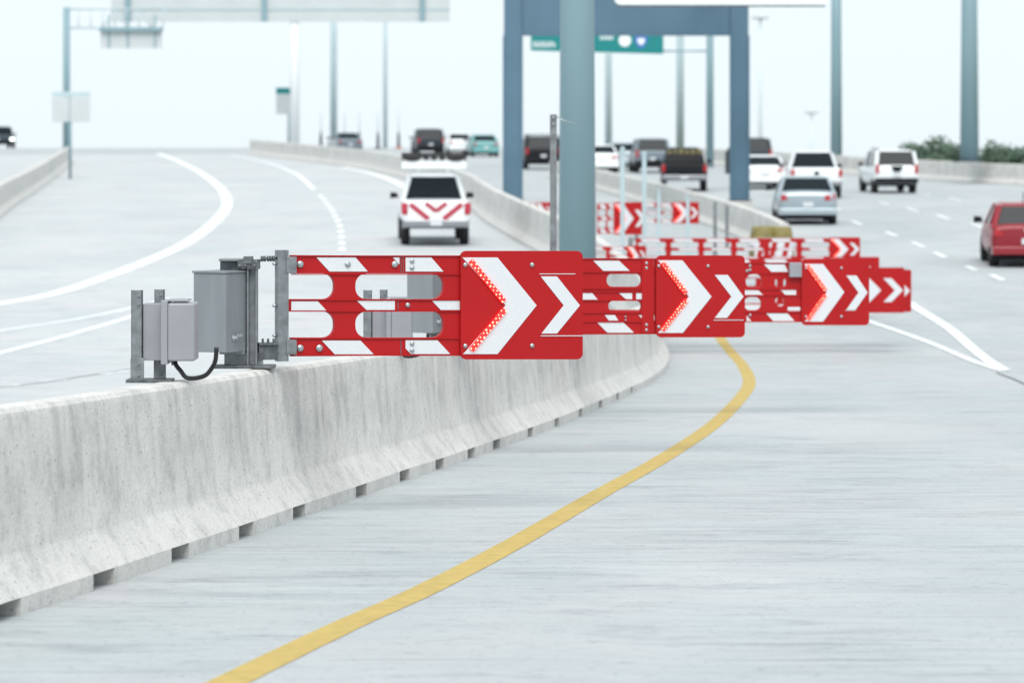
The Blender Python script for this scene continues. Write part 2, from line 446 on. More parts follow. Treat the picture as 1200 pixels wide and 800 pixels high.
for Y in rows:
    xr = interp(Y, pyy, pxx)
    for k in range(9): mb.v.append((XL + .05 + (xr-XL-.05)*k/8, Y, gz(Y)+.004))
for j in range(len(rows)-1):
    for k in range(8):
        a = j*9+k; mb.face([a, a+1, a+10, a+9])
tag(mb.build('ramp_road', M['ramp'], fix=False), kind='structure')
barrier('concrete_barrier', 'long pale concrete barrier with square drain slots along its foot, carrying the red gates', toeA, 1.05, [G(*p) for p in NOTCH], 1, .14)
toeB = [G(*p) for p in [(905, 300), (880, 286), (850, 273), (800, 255), (750, 238), (700, 223), (660, 213), (640, 208)]]
barrier('concrete_barrier', 'far concrete barrier running from the gantry\'s right column up towards the distant black pickup', toeB, .85, None, -1, .7)
toeC = [G(*p) for p in [(-60, 300), (-20, 270), (0, 256), (20, 240), (45, 223), (65, 208), (86, 190)]]
barrier('concrete_barrier', 'curving concrete barrier at the far left edge, below the pair of grey sign backs', toeC, .95, None, 1, .7)
toeR = [Vector((p.x-.3, p.y, 0)) for p in RIGHT]
barrier('concrete_barrier', 'plain concrete barrier on the far right in front of the green trees', toeR, .95, None, -1, 1.0)

# ------------------------------------------------------------------ swing gates
def rrect(x0, y0, x1, y1, r, n=6, corners='abcd'):       # a top-left, b top-right, c bottom-right, d bottom-left (pixel y down)
    out = []
    for c, (cx, cy), a0 in (('a', (x0+r, y0+r), 180), ('b', (x1-r, y0+r), 270), ('c', (x1-r, y1-r), 0), ('d', (x0+r, y1-r), 90)):
        if c in corners:
            for k in range(n+1):
                a = R(a0 + 90*k/n); out.append((cx + r*math.cos(a), cy + r*math.sin(a)))
        else: out.append({'a': (x0, y0), 'b': (x1, y0), 'c': (x1, y1), 'd': (x0, y1)}[c])
    return out

class Gate:
    """pixel coordinates of the photograph are laid back onto the arm's own upright plane"""
    def __init__(self, label, origin, Y0, theta, sc):
        self.O = Wp(origin[0], origin[1], Y0); self.th = theta; self.k = sc
        self.g = thing('swing_gate', label, 'gate', self.O, theta, 'red chevron swing gates')
    def uv(self, px, py, d=0.0):
        c, s = math.cos(self.th), math.sin(self.th); O = self.O
        bx, by = O.x - d*s, O.y + d*c; q = (px-600)/F
        t = (q*by - bx)/(c - q*s); Y = by + t*s
        return (t, ZC + (HZ-py)*Y/F - O.z)
    def poly(self, pts, d=0.0): return [self.uv(x, y, d) for x, y in pts]
    def arm(self, outline, holes, d=0.0, th=.045):
        mb = MB(); mb.plate(self.poly(outline, d), [self.poly(h, d) for h in holes], d, d+th)
        return mb.build('arm', M['red'], self.g)
    def sticker(self, parent, pts, d, name='reflective_stripe', m='retro', th=.004):
        mb = MB(); mb.plate(self.poly(pts, d), [], d-th, d-.0005)
        return mb.build(name, M[m], parent)
    def bolt(self, parent, px, py, rpx, d, name='bolt'):
        x, z = self.uv(px, py, d); r = rpx/self.k
        mb = MB(); mt = Matrix.Translation((x, d, z)) @ Matrix.Rotation(R(90), 4, 'X')
        mb.lathe([(r, -.001), (r, .006), (r*.86, .010), (r*.5, .010), (r*.5, .016), (r*.4, .018)], 14, mt)
        return mb.build(name, M['bolt'], parent)
    def panel(self, x0, y0, x1, y1, r, d=-.03, th=.026):
        mb = MB(); mb.plate(self.poly(rrect(x0, y0, x1, y1, r), d), [], d, d+th)
        self.p = mb.build('chevron_panel', M['red'], self.g); self.pd = d
        return self.p
    def chevron(self, pts): return self.sticker(self.p, pts, self.pd, 'chevron')
    def leds(self, a, b, wpx, n=11):
        d = self.pd-.006; mb = MB()
        ax, ay = a; bx, by = b; L = math.hypot(bx-ax, by-ay); nx, ny = -(by-ay)/L*wpx/2, (bx-ax)/L*wpx/2
        mb.plate(self.poly([(ax+nx, ay+ny), (bx+nx, by+ny), (bx-nx, by-ny), (ax-nx, ay-ny)], d), [], d-.012, d+.0015)
        mb.cur = 1
        for i in range(n*2):
            t = (i + .5 + random.uniform(-.25, .25))/(n*2); q = (-.30, .30)[i % 2] + random.uniform(-.1, .1)
            x, z = self.uv(ax+(bx-ax)*t+nx*2*q, ay+(by-ay)*t+ny*2*q, d)
            rr = .0062*random.uniform(.6, 1.1)
            mt = Matrix.Translation((x, d-.012, z)) @ Matrix.Rotation(R(90), 4, 'X')
            mb.lathe([(rr, -.001), (rr, .004), (rr*.6, .006)], 8, mt)
        return mb.build('led_strip', [M['led_red'], M['led_dot']], self.p)

def Z6(p): return (320+p[0]/3.158, 270+p[1]/3.158)
def Z7(p): return (660+p[0]/4.2125, 220+p[1]/4.2125)
def Z8(p): return (860+p[0]/4.2125, 220+p[1]/4.2125)

def mast_assembly(G_, s, full=True):
    """base plate, mast, actuator box, cabinet; local metres in a frame squared to the barrier, mounted on its top"""
    g = G_.g; rot = Matrix.Rotation(-G_.th, 4, 'Z')
    def loc(u, d, v): return rot @ Vector((u, d, v))
    k = 1.0
    def bx(name, m, u0, u1, d0, d1, v0, v1, bev=.003, parent=None, extra=None):
        mb = MB(); mb.box(u0, u1, d0, d1, v0, v1, rot if extra is None else rot @ extra)
        return mb.build(name, m, parent or g, bev)
    bx('base_plate', M['galv_dark'], -.27, .16, -.11, .11, 0, .022)
    mb = MB()                                                # H-section mast with stiffeners
    mb.box(-.036, -.024, -.06, .06, .022, .77, rot); mb.box(.024, .036, -.06, .06, .022, .77, rot); mb.box(-.024, .024, -.006, .006, .022, .77, rot)
    mb.box(-.20, -.036, -.012, .012, .022, .17, rot); mb.box(.036, .075, -.012, .012, .022, .11, rot)
    mb.box(-.23, -.05, -.07, -.05, .10, .18, rot)
    mb.build('mast', M['galv'], g, .002)
    bx('actuator_housing', M['galv_dark'], -.23, -.040, .0, .12, .13, .755)
    ob = bx('top_bracket', M['galv'], -.235, -.05, -.06, .10, .757, .775)
    mb = MB(); mb.box(-.10, .05, -.075, .075, .70, .755, rot); mb.box(-.06, .0, -.085, .085, .74, .79, rot)
    for u in (-.085, -.045, .02):
        mb.lathe([(.013, 0), (.013, .03), (.008, .034)], 8, rot @ Matrix.Translation((u, -.072, .725)) @ Matrix.Rotation(R(90), 4, 'X'))
    mb.build('mast_head', M['galv_dark'], g, .002)
    ex = Matrix.Translation((-.17, -.26, .12)) @ Matrix.Rotation(R(60), 4, 'Z')
    # cabinet: nearest corner at the local origin, one face going left, the other right
    cab = bx('cabinet', M['cab'], 0, .352, 0, .275, 0, .555, .004, None, ex)
    mb = MB(); mb.box(-.008, .36, -.008, .283, .556, .572, rot @ ex); mb.build('cabinet_lid', M['cab'], cab, .003)
    mb = MB(); mb.box(.27, .275, -.004, -.0005, .02, .54, rot @ ex); mb.build('door_seam', M['black'], cab)
    mb = MB(); mt = rot @ ex @ Matrix.Translation((.10, 0, .10)) @ Matrix.Rotation(R(90), 4, 'X')
    mb.lathe([(.024, -.001), (.024, .008), (.012, .01), (.012, .03)], 12, mt)
    mb.box(.09, .165, -.036, -.026, .108, .128, rot @ ex); mb.build('handle', M['bolt'], cab, .002)
    return loc

# ---- the nearest gate
g1 = Gate('nearest and largest red chevron gate, its whole arm and grey steel mast in view', (296, 431), 25.4, R(20), 165)
loc = mast_assembly(g1, 165)
def hinge(gt, x0, x1, ytop, ybot, link_y, low_y0, low_y1, rails, mast_u=.036):
    gp = gt.g
    a = gt.uv(x0, ytop); b = gt.uv(x1, ybot)
    mb = MB(); mb.box(a[0], b[0], -.03, .045, b[1], a[1]); mb.build('hinge_post', M['galv'], gp, .003)
    for ya, yb in rails:
        p = gt.uv(x1-3, ya); q = gt.uv(x1+9, yb)
        mb = MB(); mb.box(p[0], q[0], -.040, .052, q[1], p[1]); mb.build('clamp', M['galv'], gp, .003)
    z = gt.uv(x0, link_y)[1]
    mb = MB(); mb.tube([(mast_u-.01, 0, z-.02), (mast_u+.05, 0, z), (a[0]+.01, .005, z+.002)], .009, 8)
    L = a[0]-mast_u
    for q in (.2, .34, .52, .66, .8):
        x = mast_u + L*q; mb.lathe([(.020, 0), (.020, .014)], 6, Matrix.Translation((x, .003, z)) @ Matrix.Rotation(R(90), 4, 'Y'))
    mb.build('tie_rod', M['galv_dark'], gp)
    p = gt.uv(x0, low_y0); q = gt.uv(x0, low_y1)
    mb = MB(); mb.box(mast_u, a[0]-.002, -.04, .04, q[1], p[1]-.02); mb.box(mast_u, a[0]-.002, -.055, .055, p[1]-.018, p[1])
    for i in range(3):
        x = mast_u + .03 + i*.04; mb.lathe([(.009, 0), (.009, .03)], 8, Matrix.Translation((x, -.03, p[1])))
    mb.build('lower_hinge_arm', M['galv_dark'], gp, .002)
    for yy in (ytop+16, (ytop+ybot)/2, ybot-30):
        z = gt.uv(x0, yy)[1]; mb = MB(); mb.lathe([(.012, 0), (.012, .02), (.007, .03)], 8, Matrix.Translation((a[0], 0, z)) @ Matrix.Rotation(R(-90), 4, 'Y')); mb.build('hinge_bolt', M['bolt'], gp)
hinge(g1, 324, 337, 293, 423, 303, 401, 421, [(301, 320), (398, 415)])
def left_open_outline(x0, xm, x1, yt, yb, r1, m0, m1, r0, xh, rad):
    """arm silhouette whose first bay is open towards the hinge; r1 = under top rail, m0/m1 = middle rail, r0 = over bottom rail"""
    pts = [(x0, yt), (x1, yt+1), (x1, yb-1.5), (x0, yb), (x0, r0)]
    for k in range(7):
        a = R(90 - 90*k/6); pts.append((xh-rad + rad*math.cos(a), r0-rad + rad*math.sin(a)))
    for k in range(7):
        a = R(0 - 90*k/6); pts.append((xh-rad + rad*math.cos(a), m1+rad + rad*math.sin(a)))
    pts += [(xm, m1), (xm, m0)]
    for k in range(7):
        a = R(90 - 90*k/6); pts.append((xh-rad + rad*math.cos(a), m0-rad + rad*math.sin(a)))
    for k in range(7):
        a = R(0 - 90*k/6); pts.append((xh-rad + rad*math.cos(a), r1+rad + rad*math.sin(a)))
    pts += [(x0, r1)]
    return pts
arm = g1.arm(left_open_outline(341, 337.5, 552, 299, 417.5, 320.5, 350.5, 365, 395.5, 392, 13), [rrect(416.5, 320.5, 520, 350.5, 13), rrect(416.5, 365, 520, 395.5, 13)])
D = 0.0
for pts in [[(160, 100), (305, 100), (350, 152), (208, 152)], [(443, 100), (467, 100), (467, 126)], [(490, 100), (585, 100), (630, 152), (490, 152)],
            [(67, 262), (165, 262), (197, 296), (67, 296)], [(310, 260), (450, 260), (450, 294), (345, 294)], [(588, 260), (690, 260), (690, 294), (620, 294)],
            [(180, 407), (323, 407), (372, 458), (228, 458)], [(490, 406), (608, 406), (655, 457), (510, 457), (490, 436)], [(75, 450), (75, 460), (87, 460)]]:
    g1.sticker(arm, [Z6(p) for p in pts], D)
for x, y, r in [(100, 125, 13), (276, 125, 11.5), (450, 125, 12.5), (100, 435, 13), (171, 435, 13), (514, 113, 9), (514, 138, 9), (514, 418, 9), (514, 443, 9), (498, 276, 9)]:
    g1.bolt(arm, *Z6((x, y)), r/3.158, D-.004)
for x, ya, yb in [(473, 95, 156), (482, 95, 156), (462, 258, 298), (473, 402, 463)]:
    g1.sticker(arm, [Z6((x-1.3, ya)), Z6((x+1.3, ya)), Z6((x+1.3, yb)), Z6((x-1.3, yb))], D, 'joint_edge', 'galv_dark', .0025)
def rail_lips(gt, arm_, rows, x0, x1, wpx=1.1):                # folded lips along the rails
    for y in rows:
        mb = MB(); p = gt.uv(x0, y-wpx/2); q = gt.uv(x1, y+wpx/2)
        a_, b_ = gt.uv(x0, y+wpx/2), gt.uv(x1, y-wpx/2)
        mb.plate([p, b_, q, a_], [], D-.010, D-.0006); mb.build('rail_lip', M['red'], arm_)
rail_lips(g1, arm, (299.8, 321.4, 351.2, 364.6, 396.4, 416.2), 341, 541)
g1.panel(540, 294, 683, 421, 7)
g1.chevron([Z6(p) for p in [(700, 100), (830, 100), (975, 277), (830, 457), (703, 457), (860, 277)]])
g1.chevron([Z6(p) for p in [(990, 170), (1050, 170), (1135, 277), (1050, 381), (993, 381), (1075, 277)]])
g1.leds(Z6((730, 112)), Z6((853, 262)), 6.0); g1.leds(Z6((856, 292)), Z6((733, 442)), 6.0)
for x, y in [(711, 127), (958, 127), (711, 427), (958, 426)]: g1.bolt(g1.p, *Z6((x, y)), 8.5/3.158, g1.pd)
g1.sticker(g1.p, [Z6((985, 159.5)), Z6((1118, 159.5)), Z6((1118, 162)), Z6((985, 162))], g1.pd, 'seam_tape')
g1.sticker(g1.p, [Z6((990, 388)), Z6((1145, 388)), Z6((1145, 391)), Z6((990, 391))], g1.pd, 'seam_tape')

# ---- second gate
g2 = Gate('second red chevron gate, its chevron panel between the nearest gate\'s panel and the third gate', (529, 404), 33.2, R(10), 126.5)
mast_assembly(g2, 126.5)
hinge(g2, 551, 561, 298, 397, 306, 380, 395, [(304, 318), (379, 391)])
arm = g2.arm([(566, 302.5), (775, 302.8), (775, 391.5), (566, 392.5)], [rrect(575, 320, 640, 340, 9), rrect(575, 354, 640, 376, 9), rrect(711, 320.5, 751.5, 336, 7), rrect(713, 352.5, 751.5, 364.5, 5.5)])
for pts in [[(148, 360), (275, 360), (328, 410), (198, 410)], [(420, 360), (448, 360), (448, 388)], [(60, 520), (143, 520), (170, 552), (60, 552)], [(275, 520), (340, 520), (340, 550), (310, 550)],
            [(360, 520), (410, 520), (437, 550), (360, 550)], [(205, 628), (255, 628), (272, 655), (225, 655)], [(372, 628), (450, 628), (450, 654), (395, 654)], [(168, 665), (297, 665), (350, 715), (218, 715)]]:
    g2.sticker(arm, [Z7(p) for p in pts], D)
for x, y, r in [(411, 372, 8), (411, 396, 8), (411, 676, 8), (411, 701, 8), (308, 636, 5), (308, 652, 5)]: g2.bolt(arm, *Z7((x, y)), r/4.2, D-.004)
rail_lips(g2, arm, (303.2, 319, 338.2, 342, 352, 366.5, 377, 391), 566, 768)
mb = MB(); p = g2.uv(752, 304); q = g2.uv(766, 390); mb.box(p[0], q[0], -.012, -.001, q[1], p[1])
o = mb.build('splice_plate', M['red'], arm)
g2.panel(769, 299.3, 873, 395.2, 6)
g2.chevron([Z7(p) for p in [(468, 358), (588, 358), (732, 537), (590, 716), (468, 716), (620, 537)]])
g2.chevron([Z7(p) for p in [(748, 430), (812, 430), (890, 537), (808, 642), (748, 642), (830, 537)]])
g2.leds(Z7((490, 370)), Z7((606, 520)), 5.0); g2.leds(Z7((608, 553)), Z7((490, 702)), 5.0)
for x, y in [(472, 386), (715, 386), (472, 686), (715, 686)]: g2.bolt(g2.p, *Z7((x, y)), 8/4.2, g2.pd)
g2.sticker(g2.p, [Z7((742, 651)), Z7((890, 651)), Z7((890, 654)), Z7((742, 654))], g2.pd, 'seam_tape')

# ---- third gate
g3 = Gate('third red chevron gate, with a small grey box clipped to the top of its arm', (648, 381), 41.6, R(7), 101)
mast_assembly(g3, 101)
hinge(g3, 666, 674, 300, 381, 308, 368, 380, [(308, 319), (367, 377)])
arm = g3.arm([(678, 307.6), (945, 308), (945, 377.3), (678, 378)], [rrect(700, 321, 760, 337, 7), rrect(700, 348, 760, 363, 7), rrect(874, 321.5, 893, 337.5, 7), rrect(872, 348, 892, 363.5, 7), rrect(908, 325.5, 921.5, 336.5, 4), rrect(908.5, 348, 919.5, 359, 4), rrect(923, 359.6, 938.5, 364.4, 1.5)])
for pts in [[(148, 378), (250, 378), (268, 415), (185, 415)], [(160, 620), (265, 620), (300, 658), (195, 658)], [(40, 505), (120, 505), (145, 530), (40, 530)], [(230, 503), (307, 503), (307, 530), (255, 530)], [(63, 630), (88, 660), (63, 660)]]:
    g3.sticker(arm, [Z8(p) for p in pts], D)
for x, y in [(80, 385), (80, 405), (80, 628), (65, 410)]: g3.bolt(arm, *Z8((x, y)), 7/4.2, D-.004)
rail_lips(g3, arm, (308.2, 320.6, 339, 346, 365.8, 376.8), 680, 939)
mb = MB(); p = g3.uv(*Z8((270, 369))); q = g3.uv(*Z8((330, 440))); mb.box(p[0], q[0], -.07, -.0015, q[1], p[1]); mb.build('sensor_box', M['box'], g3.g, .006)
g3.panel(939.5, 303.6, 1018.6, 381, 5)
g3.chevron([Z8(p) for p in [(347, 376), (440, 376), (545, 515), (440, 660), (350, 660), (458, 515)]])
g3.chevron([Z8(p) for p in [(555, 433), (605, 433), (660, 517), (600, 602), (555, 602), (615, 517)]])
g3.leds(Z8((364, 384)), Z8((452, 505)), 4.2); g3.leds(Z8((452, 528)), Z8((366, 650)), 4.2)
for x, y in [(356, 396), (531, 396), (356, 636), (531, 635)]: g3.bolt(g3.p, *Z8((x, y)), 7/4.2, g3.pd)
g3.sticker(g3.p, [Z8((550, 603.5)), Z8((600, 603.5)), Z8((600, 606)), Z8((550, 606))], g3.pd, 'seam_tape')

# ---- farther gates share the pattern of the nearest one; arm bays repeat as far as the hinge
def far_gate(label, hx, px0, px1, y0, y1, Y, theta, leds=True, bays=3, lift=0.0):
    k = (y1-y0)/127.0
    def mx(x): return px1 - (683-x)*(px1-px0)/143.0
    def my(y): return y1 - (421-y)*k
    base_py = HZ - (elev(Y)+lift)*F/Y
    gt = Gate(label, (hx-6, base_py), Y, theta, F/Y)
    zt = gt.uv(hx, my(294))[1]
    mb = MB(); mb.box(-.09, .09, -.09, .09, 0, .03); mb.build('base_plate', M['galv_dark'], gt.g)
    mb = MB(); mb.box(-.05, .05, -.05, .05, .03, zt); mb.build('mast', M['galv'], gt.g, .004)
    x_end = mx(552); x_st = hx
    yt, yb = my(299), my(417)
    holes = []; Lb = (x_end-x_st)/bays; stripes = []
    for i in range(bays):
        a = x_st + Lb*i + Lb*.08; b = x_st + Lb*(i+1) - Lb*.08
        holes += [rrect(a, my(321), b, my(350), min(6*k+.5, (my(350)-my(321))*.45)), rrect(a, my(365), b, my(395), min(6*k+.5, (my(395)-my(365))*.45))]
        for (ya, yc, dx) in ((302, 319, 0), (352, 363, .5), (398, 415, .05)):
            u = x_st + Lb*(i+.14+dx*.3); wv = Lb*.56
            stripes.append([(u, my(ya)), (u+wv, my(ya)), (u+wv+12*k, my(yc)), (u+12*k, my(yc))])
    arm_ = gt.arm([(x_st, yt), (x_end, yt), (x_end, yb), (x_st, yb)], holes)
    for s in stripes: gt.sticker(arm_, s, 0)
    gt.panel(px0, y0, px1, y1, 6*k)
    A = [(700, 100), (830, 100), (975, 277), (830, 457), (703, 457), (860, 277)]; B = [(990, 170), (1050, 170), (1135, 277), (1050, 381), (993, 381), (1075, 277)]
    for pl in (A, B):
        gt.chevron([(mx(x), my(y)) for x, y in [Z6(p) for p in pl]])
    if leds:
        f = lambda p: (mx(Z6(p)[0]), my(Z6(p)[1]))
        gt.leds(f((730, 112)), f((853, 262)), 6*k, 7); gt.leds(f((856, 292)), f((733, 442)), 6*k, 7)
    return gt
far_gate('fourth red chevron gate, its white arrow tips showing just past the third gate\'s panel', 771, 988, 1060, 313.5, 366.5, 62.0, R(4), True, 5, lift=1.05)
far_gate('dark red gate panel end sticking out farthest right above the white lane tip', 771, 1005, 1068, 316, 365.5, 63.5, R(4), False, 5, lift=1.05)
far_gate('red gate whose panel top corner pokes up behind the third gate\'s panel', 758, 972, 1030.5, 301, 344, 71.0, R(4), False, 5)
far_gate('blurred long gate arm with one red and white panel just above the third gate', 745, 972, 1008, 278, 306, 79.0, R(3), True, 6)
far_gate('small far gate with a red arrow panel left of the gantry\'s right column', 752, 788, 819, 237, 262, 100.0, R(3), True, 2)
far_gate('far gate with the tallest blurred red panel, just right of the big teal pole', 700, 719, 757, 237, 275, 92.0, R(3), True, 2)
far_gate('low blurred gate with a narrow red panel behind the thin teal posts', 688, 735, 757, 288, 312, 75.0, R(3), True, 2)
far_gate('tiny far gate behind the thin steel post left of the teal pole', 613, 628, 646, 237, 257, 104.0, R(3), False, 2)

# ---- control boxes on twin posts beside the gates
def control_box(label, px, py, Y, cable=True):
    O = Wp(px, py, Y); k = 1/185.0
    t = thing('control_box', label, 'control box', O, 0, 'grey control boxes on the barrier')
    def X(x): return (x-176)*k
    def Z(y): return (447-y)*k
    mb = MB(); mb.box(X(149), X(203), -.10, .12, 0, .02); mb.build('base_plate', M['galv_dark'], t, .002)
    for x0, x1, d in ((155, 168, -.07), (180, 191.5, .06)):
        mb = MB(); mb.box(X(x0), X(x1), d-.004, d+.004, .02, Z(338)); mb.box(X(x0), X(x0)+.006, d-.004, d+.05, .02, Z(338)); mb.box(X(x1)-.006, X(x1), d-.004, d+.05, .02, Z(338))
        mb.box(X(x0)-.004, X(x1)+.012, d-.012, d-.0045, .02, Z(418))
        for yy in (345, 355, 425, 438): mb.lathe([(.008, 0), (.008, .012), (.005, .016)], 8, Matrix.Translation((X(x1)-.02, d-.012 if yy > 400 else d-.004, Z(yy))) @ Matrix.Rotation(R(90), 4, 'X'))
        mb.build('post', M['galv'], t, .0015)
    mb = MB(); mb.box(X(168.5), X(193), -.055, .14, Z(421), Z(354)); body = mb.build('enclosure', M['box'], t, .004)
    mb = MB(); mb.box(X(165), X(168.3), -.05, .05, Z(418), Z(356)); mb.build('gasket', M['black'], body)
    mb = MB(); mb.box(X(191), X(199), -.14, .16, Z(425), Z(350)); mb.build('flange', M['box'], body, .005)
    mb = MB(); mb.box(X(199.1), X(231), -.145, .15, Z(421), Z(353)); mb.build('door', M['box'], body, .012)
    mb = MB(); mb.box(X(196), X(222), -.10, .165, Z(352)+.004, Z(351)+.009); mb.build('lid', M['box'], body, .002)
    if cable:
        pts = smoothpath([(X(205), .0, Z(421)), (X(207), -.02, Z(427)), (X(213), -.03, Z(434)), (X(219), -.04, Z(441)), (X(229), -.05, Z(442)), (X(242), -.07, Z(438.5)), (X(250), -.09, Z(430)), (X(255), -.12, Z(420)), (X(256.5), -.14, Z(405))], .015)
        mb = MB(); mb.tube(pts, .0145, 12); mb.build('cable', M['black'], t)
        mb = MB(); mb.tube([(X(204.6), 0, Z(427)), (X(204.6), 0, Z(420))], .02, 12); mb.build('cable_gland', M['galv'], body)
    return t
control_box('light grey control box on two steel posts, with a black cable to its right', 176, 447.5, 22.9)
control_box('grey control box on posts seen through the holes of the nearest gate arm', 442, 421, 30.4)

# ------------------------------------------------------------------ steel posts, poles, gantries, signs
def post(label, px, Y, ytop, zbase, wpx, m='galv', wire=False, name='steel_post'):
    X = (px-600)*Y/F; O = Vector((X, Y, zbase)); s = F/Y
    t = thing(name, label, 'post', O)
    h = ZC + (HZ-ytop)/s - zbase; wd = wpx/s/2
    mb = MB(); mb.box(-wd, wd, -wd, wd, .015, h); p = mb.build('post_tube', M[m], t, wd*.2)
    mb = MB(); mb.box(-wd*2.2, wd*2.2, -wd*2.2, wd*2.2, 0, .014); mb.build('base_plate', M['galv_dark'], t)
    mb = MB()
    for q in (.955, .985): mb.lathe([(wd*.35, 0), (wd*.35, .02)], 8, Matrix.Translation((0, -wd, h*q)) @ Matrix.Rotation(R(90), 4, 'X'))
    mb.build('cap_bolts', M['bolt'], p)
    if wire:
        mb = MB(); mb.tube([(wd, 0, h-.03), (.12, 0, h-.075), (.30, .02, h-.12)], .006, 6); mb.build('stay_wire', M['bolt'], t)
    return t
post('slim galvanised steel post standing alone just left of the big teal pole', 648.5, 42.4, 134, gz(42.4)+1.052, 8, 'galv', True)
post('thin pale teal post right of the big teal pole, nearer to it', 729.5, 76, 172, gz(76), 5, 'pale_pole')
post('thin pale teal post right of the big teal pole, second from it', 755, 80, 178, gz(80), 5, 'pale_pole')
post('thin dark post left of the foot of the gantry\'s right column', 838, 92, 236, gz(92), 4, 'galv')
post('thin dark post nearest to the foot of the gantry\'s right column', 852, 95, 240, gz(95), 4, 'galv')

def pole(label, px, Y, wpx, base=None, H=13.0, m='teal_pole', arm=1, name='light_pole', taper=.55):
    X = (px-600)*Y/F; zb = gz(Y) if base is None else base; s = F/Y; r = wpx/s/2
    t = thing(name, label, 'light pole', (X, Y, zb), 0, 'light poles along the road')
    mb = MB(); mb.tube([(0, 0, .02), (0, 0, H*.5), (0, 0, H)], [r*1.06, r*(1-(1-taper)*.4), r*taper], 16); mb.build('shaft', M[m], t)
    mb = MB(); mb.box(-r*1.6, r*1.6, -r*1.6, r*1.6, 0, .06); mb.build('base_plate', M['galv_dark'], t, .01)
    mb = MB(); mb.tube([(0, 0, H-.3), (arm*.8, 0, H+.2), (arm*2.4, 0, H+.5)], r*.35, 8); a = mb.build('luminaire_arm', M[m], t)
    mb = MB(); mb.hexa([(arm*2.3, -.16, H+.42), (arm*3.1, -.13, H+.48), (arm*3.1, .13, H+.48), (arm*2.3, .16, H+.42), (arm*2.3, -.12, H+.60), (arm*3.0, -.08, H+.58), (arm*3.0, .08, H+.58), (arm*2.3, .12, H+.60)]); mb.build('luminaire', M['sign_back'], a, .02)
    return t
for px_, Y_, l_ in ((772, 88, 'thin pale post between the teal pole and the gantry, left one of a pair'), (806, 90, 'thin pale post between the teal pole and the gantry, right one of a pair')):
    post(l_, px_, Y_, 222 if px_ == 772 else 228, gz(Y_), 4, 'pale_pole')
pole('thick teal round pole rising out of the top of the frame in the centre', 676.5, 60, 43, None, 14, 'teal_pole', 1, taper=.75)
pole('blue grey pole standing on the right barrier among the green trees', 1136, 168, 21, gz(168)+1.0, 12, 'teal_pole', -1, taper=.8)
pole('teal pole behind the white pickup, between gantry and right barrier', 980, 190, 13, gz(190), 13, 'teal_pole', -1, taper=.85)
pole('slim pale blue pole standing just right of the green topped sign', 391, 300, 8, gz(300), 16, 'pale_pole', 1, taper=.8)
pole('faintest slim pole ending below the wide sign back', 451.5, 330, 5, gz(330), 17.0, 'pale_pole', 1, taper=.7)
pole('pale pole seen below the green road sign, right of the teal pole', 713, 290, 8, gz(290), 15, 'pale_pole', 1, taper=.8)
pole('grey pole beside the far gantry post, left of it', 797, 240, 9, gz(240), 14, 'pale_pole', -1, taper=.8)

def high_mast(label, px, ytop, Y):
    X = (px-600)*Y/F; zt = ZC + (HZ-ytop)*Y/F
    t = thing('high_mast_light', label, 'light mast', (X, Y, GZ), 0, 'distant high mast lights')
    mb = MB(); mb.tube([(0, 0, 0), (0, 0, (zt-GZ)*.5), (0, 0, zt-GZ)], [.42, .32, .2], 12); mb.build('mast', M['faint'], t)
    mb = MB(); mb.lathe([(.9, -.25), (1.0, 0), (.3, .25)], 14, Matrix.Translation((0, 0, zt-GZ))); rg = mb.build('lamp_ring', M['faint'], t)
    for k in range(6):
        a = k*math.pi/3; mb = MB(); mb.lathe([(.16, -.3), (.26, 0), (.1, .2)], 10, Matrix.Translation((1.25*math.cos(a), 1.25*math.sin(a), zt-GZ-.1))); mb.build('lamp', M['sign_back'], rg)
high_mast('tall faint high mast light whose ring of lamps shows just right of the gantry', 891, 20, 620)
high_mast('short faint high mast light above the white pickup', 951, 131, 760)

# ---- blue gantry frame over the road
Yg = 124.0; sg = F/Yg
xl, xr = (601-600)/sg, (866-600)/sg
t = thing('overhead_gantry', 'blue grey steel gantry of two square columns and a deep crossbeam', 'gantry', (xl, Yg, gz(Yg)))
zb = ZC + (HZ-42)/sg - gz(Yg); zt = ZC + (HZ+14)/sg - gz(Yg)
for dx in (0, xr-xl):
    mb = MB(); mb.box(dx-.50, dx+.50, -.5, .5, -.02, .35); mb.build('pedestal', M['barrier'], t, .03)
    mb = MB(); mb.box(dx-.31, dx+.31, -.34, .34, .36, zt+.6); c = mb.build('column', M['steel_blue'], t, .02)
    mb = MB()
    for sx in (-1, 1):
        mb.box(dx+sx*.31-.035, dx+sx*.31+.035, -.37, -.345, .36, zb-.01)
    mb.build('flange_edge', M['steel_blue'], c)
    mb = MB(); mb.box(dx-.42, dx+.42, -.42, .42, .351, .40); mb.build('foot_plate', M['galv_dark'], c, .01)
mb = MB(); mb.box(.312, xr-xl-.312, -.28, .28, zb, zt); beam = mb.build('crossbeam', M['steel_blue'], t, .02)
mb = MB(); mb.box(.312, xr-xl-.312, -.34, -.282, zb, zb+.06); mb.build('beam_flange', M['steel_blue'], beam)
mb = MB(); mb.box(xr-xl-.48, xr-xl-.32, -.2, .1, 2.0-.7, 2.0+.1); mb.build('switch_box', M['galv_dark'], t, .01)
